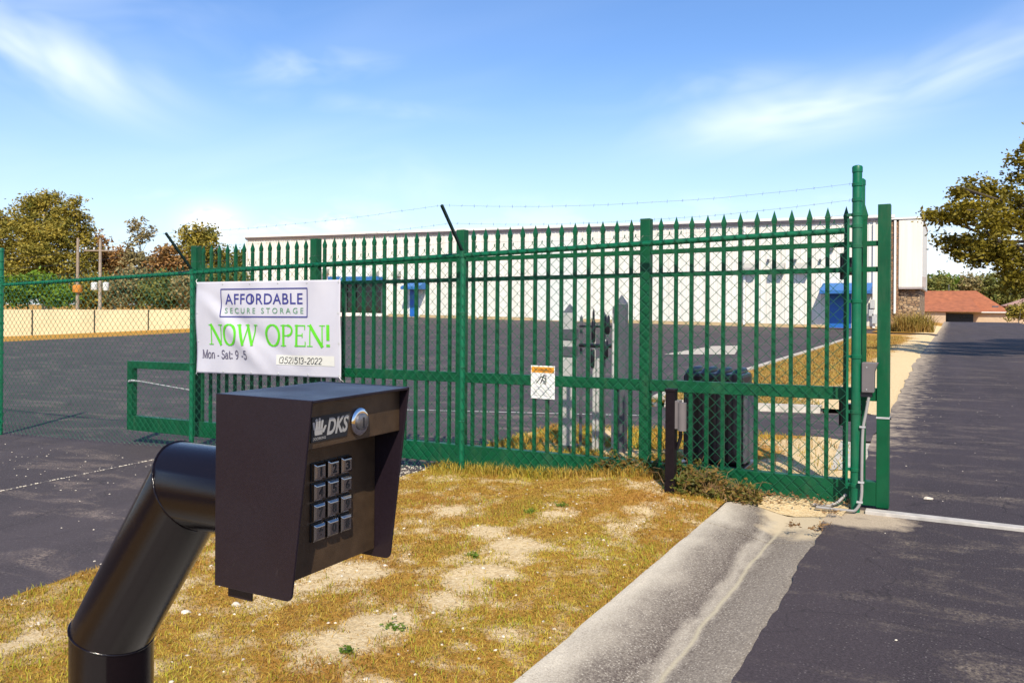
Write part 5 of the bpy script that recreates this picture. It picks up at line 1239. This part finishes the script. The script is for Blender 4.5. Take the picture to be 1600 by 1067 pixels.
# ------------------------------------------------------------------ poles beyond the wall
def at(u, v, Y):                                 # point on a pixel's ray at camera depth Y
    d = ray(u, v); return EYE + d*(Y/d.dot(fwd))
def pole(u, vt, Y, label, cans, wood):
    b_ = at(u, 490, Y); zg = terr(b_.x, b_.y)-.03; top = at(u, vt, Y).z
    t = thing('utility_pole', label, 'utility pole', (b_.x, b_.y, zg))
    mb = MB(); mb.tube([(b_.x, b_.y, zg-.2), (b_.x, b_.y, top)], [.15, .10], 12); obj('shaft', mb, M[wood], t, smooth=50)
    for (du, v0, v1, wpx, m_) in cans:
        c0_ = at(u+du, v0, Y); z1 = at(u+du, v1, Y).z; r0 = wpx/2/F*Y
        mb = MB(); mb.tube([(c0_.x, c0_.y-.0, z1), (c0_.x, c0_.y, z1+.08), (c0_.x, c0_.y, c0_.z-.08), (c0_.x, c0_.y, c0_.z)], [r0*.9, r0, r0, r0*.6], 16); obj('transformer', mb, M[m_], t, smooth=40)
    if 'orange' in label: return
    zc = at(u, vt+18, Y).z; e = rgt0*1.3; mb = MB(); c_ = Vector((b_.x, b_.y, zc)); mb.tube([c_-e, c_+e], .06, 8); ca = obj('crossarm', mb, M['wood_pole'], t)
    for k in (-1.15, -.5, .5, 1.15):
        mb = MB(); q = c_+rgt0*k; mb.tube([q+Vector((0,0,.06)), q+Vector((0,0,.14)), q+Vector((0,0,.28))], [.03, .07, .04], 8); obj('insulator', mb, M['transformer'], ca)
pole(121, 372, 66, 'pale wooden utility pole with an orange can, nearer the big oak', [(0, 445, 457, 14, 'orange_box')], 'wood_pole')
pole(156, 374, 66, 'grey utility pole with two pale transformers beyond the cream wall', [(-8.5, 441, 453, 10, 'transformer'), (9.5, 441, 454, 9, 'transformer')], 'bark_pale')

# ------------------------------------------------------------------ house at the end of the road
hs = 124.0
def hx_(u): return S(u, 480, hs).x
def hz_(v): return S(1500, v, hs).z
ze, zr = hz_(486.5), hz_(453); hgx = -1.75
xa, xb = hx_(1400), hx_(1579); ov = .5
house = thing('house', 'low stucco house with orange hipped roof at the end of the road', 'house', ((xa+xb)/2, hs, hgx))
obj('wall', MB().box((xa+ov, hs+ov, hgx-.2), (xb-ov, hs+12, ze-.06)), M['stucco'], house)
rx0, rx1 = hx_(1420), hx_(1527); mb = MB()
mb.add([(xa, hs, ze), (xb, hs, ze), (xb, hs+12.5, ze), (xa, hs+12.5, ze), (rx0, hs+6, zr), (rx1, hs+6, zr)], [(0,1,5,4), (1,2,5), (2,3,4,5), (3,0,4), (3,2,1,0)])
rf = obj('roof', mb, M['roof_clay'], house)
obj('fascia_board', MB().box((xa+.1, hs+.02, ze-.16), (xb-.1, hs+.12, ze-.005)), M['trim_white'], house)
# lower front hip
lx0, lx1 = hx_(1434), hx_(1534); zl0 = hz_(487); zl1 = hz_(466); mb = MB()
mb.add([(lx0-4, hs-3.0, zl0), (lx1, hs-3.0, zl0), (lx1-1.2, hs+3.0, zl1), (lx0-4, hs+3.0, zl1+.8), (lx1, hs+3.0, zl0)], [(0,1,2,3), (1,4,2)]); obj('porch_roof', mb, M['roof_clay'], rf)
obj('porch_wall', MB().box((lx0-3.6, hs-2.6, hgx-.2), (hx_(1478), hs+.4, zl0-.03)), M['stucco'], house)
obj('garage_opening', MB().box((hx_(1478)+.05, hs+.30, hgx-.1), (hx_(1521), hs+.44, ze-.35)), M['black'], house)
for k in range(4):
    x = hx_(1500+k*5.5); obj('window_pane', MB().box((x-.14, hs+.27, ze-.95), (x+.14, hs+.295, ze-.5)), M['glass_dark'], house)
mb = MB(); x = hx_(1482); mb.tube([(x, hs+6, zr-.1), (x, hs+6, zr+.9)], .05, 8); obj('vent_pipe', mb, M['steel_dark'], rf)
x = hx_(1556); obj('skylight', MB().box((x-.35, hs+1.2, ze+.30), (x+.35, hs+1.9, ze+.75)), M['steel_dark'], rf)
# second roof further right
mb = MB(); y2 = 128
xa2, xb2 = S(1566, 480, y2).x, S(1680, 480, y2).x; z1 = S(1590, 478, y2).z; z2 = S(1590, 468, y2).z
h2 = thing('house', 'pale roofed house glimpsed behind the right edge oak', 'house', ((xa2+xb2)/2, y2, -1.75))
obj('wall', MB().box((xa2+.4, y2+.4, -1.95), (xb2-.4, y2+9, z1-.02)), M['stucco'], h2)
mb.add([(xa2, y2, z1), (xb2, y2, z1), (xb2, y2+9.5, z1), (xa2, y2+9.5, z1), (xa2+3, y2+4.7, z2+.3), (xb2-3, y2+4.7, z2+.3)], [(0,1,5,4), (1,2,5), (2,3,4,5), (3,0,4), (3,2,1,0)]); obj('roof', mb, M['roof_pink'], h2)

# ------------------------------------------------------------------ vegetation
def cl(u, v, ru, rv, Y, dz=1.0):
    c = at(u, v, Y); k = Y/F; return ((c.x, c.y, c.z), (ru*k, ru*k*dz, rv*k))
def gbase(u, Y):
    b_ = at(u, 490, Y); return (b_.x, b_.y, terr(b_.x, b_.y)-.04)
# left background, nearest first
big = [cl(20, 380, 50, 34, 80), cl(62, 345, 46, 32, 82), cl(95, 372, 40, 34, 80), cl(70, 320, 26, 16, 82), cl(110, 335, 18, 22, 80), cl(30, 430, 60, 30, 80), cl(105, 425, 40, 34, 80), cl(128, 350, 14, 18, 81), cl(8, 345, 20, 10, 80), cl(-8, 338, 14, 6, 80), cl(82, 308, 12, 7, 82), cl(45, 318, 12, 8, 81), cl(118, 318, 9, 8, 80), cl(136, 372, 9, 14, 81), cl(140, 400, 14, 16, 81), cl(60, 400, 30, 20, 78), cl(-50, 380, 50, 50, 82)]
tree('oak_tree', 'large olive brown oak at the far left above the cream wall', gbase(72, 81), big, M['leaf_olive'], M['bark_pale'], .15, 26, .36, 34, .5, 'trees beyond the wall')
bush = [cl(20, 455, 40, 22, 73), cl(62, 450, 34, 24, 74), cl(95, 462, 22, 16, 73), cl(-25, 450, 40, 26, 74)]
tree('shrub', 'bright green shrub mass behind the cream wall at far left', gbase(45, 74), bush, M['leaf_green'], M['bark'], .17, 40, .35, 26, .12, 'shrubs beyond the wall', 'shrub', .1)
tree('slender_tree', 'sparse tall tree with clumped tufts between pole and gate', gbase(216, 84), [cl(213, 350, 12, 13, 84), cl(222, 372, 14, 10, 84), cl(236, 362, 8, 9, 84), cl(205, 378, 8, 8, 84), cl(208, 402, 16, 14, 84), cl(232, 410, 18, 14, 84)], M['leaf_grey'], M['bark'], .18, 20, .28, 22, .22, 'trees beyond the wall')
tree('rusty_tree', 'rust red foliage tree just left of the leaning wire arm', gbase(262, 80), [cl(258, 402, 22, 18, 80), cl(276, 420, 20, 22, 80), cl(248, 425, 20, 20, 80), cl(262, 392, 12, 9, 80)], M['leaf_rust'], M['bark'], .18, 26, .36, 24, .25, 'trees beyond the wall')
tree('olive_tree', 'olive tree rising behind the left end of the gate', gbase(310, 82), [cl(296, 372, 18, 18, 82), cl(318, 366, 18, 16, 82), cl(304, 395, 30, 24, 82), cl(332, 390, 20, 24, 82), cl(310, 425, 34, 26, 82), cl(350, 420, 26, 30, 84)], M['leaf_olive'], M['bark'], .18, 26, .36, 24, .3, 'trees beyond the wall')
tree('brown_tree', 'brown foliaged tree behind the grey transformer pole', gbase(178, 86), [cl(170, 405, 28, 18, 86), cl(192, 400, 20, 16, 86), cl(150, 400, 16, 22, 86), cl(156, 378, 12, 12, 86), cl(182, 430, 34, 22, 86), cl(215, 425, 26, 20, 86)], M['leaf_rust'], M['bark_pale'], .18, 24, .40, 24, .28, 'trees beyond the wall')
for u, v, ru, rv, m_, lab in ((150, 455, 34, 26, 'leaf_olive', 'mixed olive thicket behind the two utility poles'), (205, 452, 34, 28, 'leaf_grey', 'grey green thicket behind the wall, right of the poles'), (258, 455, 34, 26, 'leaf_far', 'dark green thicket beside the left gate post'), (315, 452, 40, 30, 'leaf_grey', 'grey thicket hidden partly behind the white banner'), (380, 440, 40, 40, 'leaf_far', 'green thicket at the far left corner of the warehouse')):
    tree('thicket', lab, gbase(u, 77), [cl(u, v, ru, rv, 77), cl(u-ru*.6, v+6, ru*.6, rv*.8, 76), cl(u+ru*.6, v+4, ru*.6, rv*.9, 78), cl(u+ru*.1, v-rv*.7, ru*.5, rv*.5, 78)], M[m_], M['bark'], .17, 34, .38, 24, .1, 'thickets beyond the wall', 'shrub', .1)
tree('oak_tree', 'dark oak beyond the left edge of the frame', gbase(-170, 84), [cl(-170, 370, 70, 60, 84), cl(-120, 420, 60, 50, 82), cl(-230, 420, 70, 50, 82)], M['leaf_olive'], M['bark'], .24, 14, .6, 22, .4, 'trees beyond the wall')
# far right trees behind the house
for i, (u, v, ru, rv, Y, m_, lab) in enumerate(((1455, 447, 30, 18, 150, 'leaf_far', 'round green tree behind the office wing and orange roof'), (1478, 446, 24, 16, 152, 'leaf_green', 'bright green tree above the ridge of the orange roof'), (1520, 450, 30, 20, 150, 'leaf_grey', 'grey green tree behind the middle of the orange roof'), (1556, 450, 30, 20, 148, 'leaf_far', 'green tree behind the right hip of the orange roof'), (1592, 455, 30, 20, 150, 'leaf_far', 'dark tree at the far right behind the houses'), (1640, 450, 40, 26, 150, 'leaf_far', 'wide tree beyond the right edge of the road'))):
    tree('far_tree', lab, (gbase(u, Y)[0], gbase(u, Y)[1], -1.75), [cl(u, v, ru, rv, Y), cl(u-ru*.5, v+8, ru*.6, rv*.8, Y), cl(u+ru*.5, v+8, ru*.6, rv*.8, Y), cl(u, v+22, ru, 14, Y)], M[m_], M['bark'], .30, 16, .55, 22, .3, 'trees behind the house')
tree('hedge', 'reddish green hedge beside the house at the right edge', (S(1592, 490, 96).x, 96, -.05), [cl(1582, 490, 8, 13, 84), cl(1596, 488, 13, 13, 84), cl(1612, 486, 14, 15, 84)], M['leaf_olive'], M['bark'], .14, 60, .25, 24, .05, None, 'hedge', .1)
# big oak over the road at right
Yo = 24
oak = [cl(1452, 338, 14, 8, 23), cl(1466, 338, 20, 12, 23), cl(1492, 330, 30, 16, 23), cl(1522, 300, 30, 20, 24), cl(1500, 296, 16, 12, 23), cl(1556, 300, 26, 24, 24), cl(1530, 335, 40, 22, 22), cl(1475, 378, 18, 9, 23), cl(1500, 385, 28, 18, 23), cl(1540, 380, 40, 30, 22), cl(1498, 402, 16, 7, 23), cl(1580, 340, 40, 44, 23),
       cl(1600, 270, 26, 36, 24), cl(1612, 232, 22, 24, 24), cl(1590, 400, 40, 34, 22), cl(1585, 436, 30, 16, 22), cl(1610, 450, 26, 14, 22), cl(1530, 408, 20, 10, 22), cl(1640, 430, 50, 40, 23), cl(1660, 300, 60, 70, 24), cl(1680, 200, 60, 50, 25), cl(1740, 380, 70, 60, 24), cl(1760, 240, 80, 80, 25), cl(1860, 320, 90, 90, 25), cl(1850, 180, 80, 60, 26), cl(1950, 280, 80, 90, 25), cl(1800, 300, 90, 80, 29)]
ob = at(1800, 490, 25.5)
tree('live_oak', 'spreading olive gold oak overhanging the road at right', (ob.x, ob.y, -.03), oak, M['leaf_oak'], M['bark'], .066, 88, .125, 42, .42, fork=.3)
# tall tan grass clump by the stone office
def clump(name, label, base, n, h, sp, wd, m_, cat='plant', droop=.6):
    P = []
    for _ in range(n):
        a = random.uniform(0, 6.28); r_ = sp*random.random()**.6; P.append((base[0]+r_*math.cos(a), base[1]+r_*math.sin(a), base[2]))
    it_ = iter(P); ob_ = blades(name, n, lambda: next(it_, None), h, wd, m_, droop); tag(ob_, label, cat); return ob_
q = S(1428, 512, 50); clump('ornamental_grass', 'tall tan ornamental grass clump before the stone office end', (q.x, 50, .05), 1500, (.5, 1.35), 1.0, .016, M['blade_tan'], 'plant', .7)
q = S(1402, 515, 50.5); clump('ornamental_grass', 'low tan grass tuft left of the ornamental clump', (q.x, 50.5, .05), 500, (.25, .6), .7, .016, M['blade_tan'], 'plant', .8)
# weeds heaped at the foot of the fence
def weeds():
    t = thing('weed_patch', 'tangled weeds and dead stems at the fence foot by the sensor post', 'weeds', (-2.0, 5.72, 0.03))
    cs = []; sp = []
    for _ in range(260):
        u = random.uniform(1000, 1185); v = 700 + (u-1000)*.42*(u > 1040) + random.uniform(-5, 45) - 12*(u < 1040)
        p = G(u, min(v+28, 790)); x, y = p.x, min(5.92, max(5.45, p.y + random.gauss(0, .05)))
        cs.append((x, y, med_z(x, y)+abs(random.gauss(0, .06))*(1.0 if u < 1130 else .6))); sp.append(.022)
    V, Fc = leaves_np(np.array(cs), np.array(sp), .019, 18); o = mesh_np('leaves', V, Fc, M['weed'], t); o['kind'] = 'stuff'
    mb = MB()
    for _ in range(240):
        c = random.choice(cs); a = random.uniform(0, 6.28); l = random.uniform(.06, .22); e = Vector((c[0]+math.cos(a)*l*.8, c[1]+math.sin(a)*l*.4, c[2]+random.uniform(-.02, .6)*l)); z0 = med_z(c[0], c[1])
        b_ = Vector((c[0], c[1], z0)); m_ = b_.lerp(e, .5)+Vector((0, 0, l*.35)); mb.tube([b_, m_, e], [.0022, .0017, .0008], 4, cap=False)
    o = obj('dead_stems', mb, M['dead'], t, fix=False); o['kind'] = 'stuff'
weeds()
def litter():
    cs = []
    for _ in range(150):
        p = G(random.uniform(1130, 1330), random.uniform(772, 796)); cs.append((p.x, p.y, .022+random.random()*.012))
    for u, v in ((1235, 827), (1275, 833), (1300, 806), (1290, 826), (1160, 770), (1180, 785)):
        for _ in range(10):
            p = G(u+random.gauss(0, 7), v+random.gauss(0, 1.5)); cs.append((p.x, p.y, .016))
    V, Fc = leaves_np(np.array(cs), np.full(len(cs), .012), .011, 5); V[:, 2] = np.clip(V[:, 2], .012, .06)
    tag(mesh_np('leaf_litter', V, Fc, M['dead']), 'brown leaf litter along the gate foot and sandy apron', 'leaf litter', kind='stuff')
litter()
def tuft(u, v, r, lab):
    p = G(u, v); z = med_z(p.x, p.y); n = 40; c = np.array([(p.x+random.gauss(0, r*.5), p.y+random.gauss(0, r*.35), z+.012+abs(random.gauss(0, .012))) for _ in range(n)])
    V, Fc = leaves_np(c, np.full(n, .005), .007, 4); tag(mesh_np('green_weed', V, Fc, M['green_tuft']), lab, 'weed')
tuft(618, 994, .05, 'small green weed on bare soil low in the median'); tuft(740, 879, .045, 'small green weed beside the bare sandy track, middle of the median')
tuft(830, 813, .06, 'broad green weed near the top of the bare track'); tuft(545, 1035, .04, 'green weed sprig on bare soil near the bottom edge'); tuft(880, 805, .05, 'green weed just right of the broadest weed by the track')

# ------------------------------------------------------------------ render settings
scene.render.engine = 'CYCLES'
scene.cycles.max_bounces = 4; scene.cycles.diffuse_bounces = 2; scene.cycles.glossy_bounces = 2; scene.cycles.transmission_bounces = 2; scene.cycles.use_denoising = True
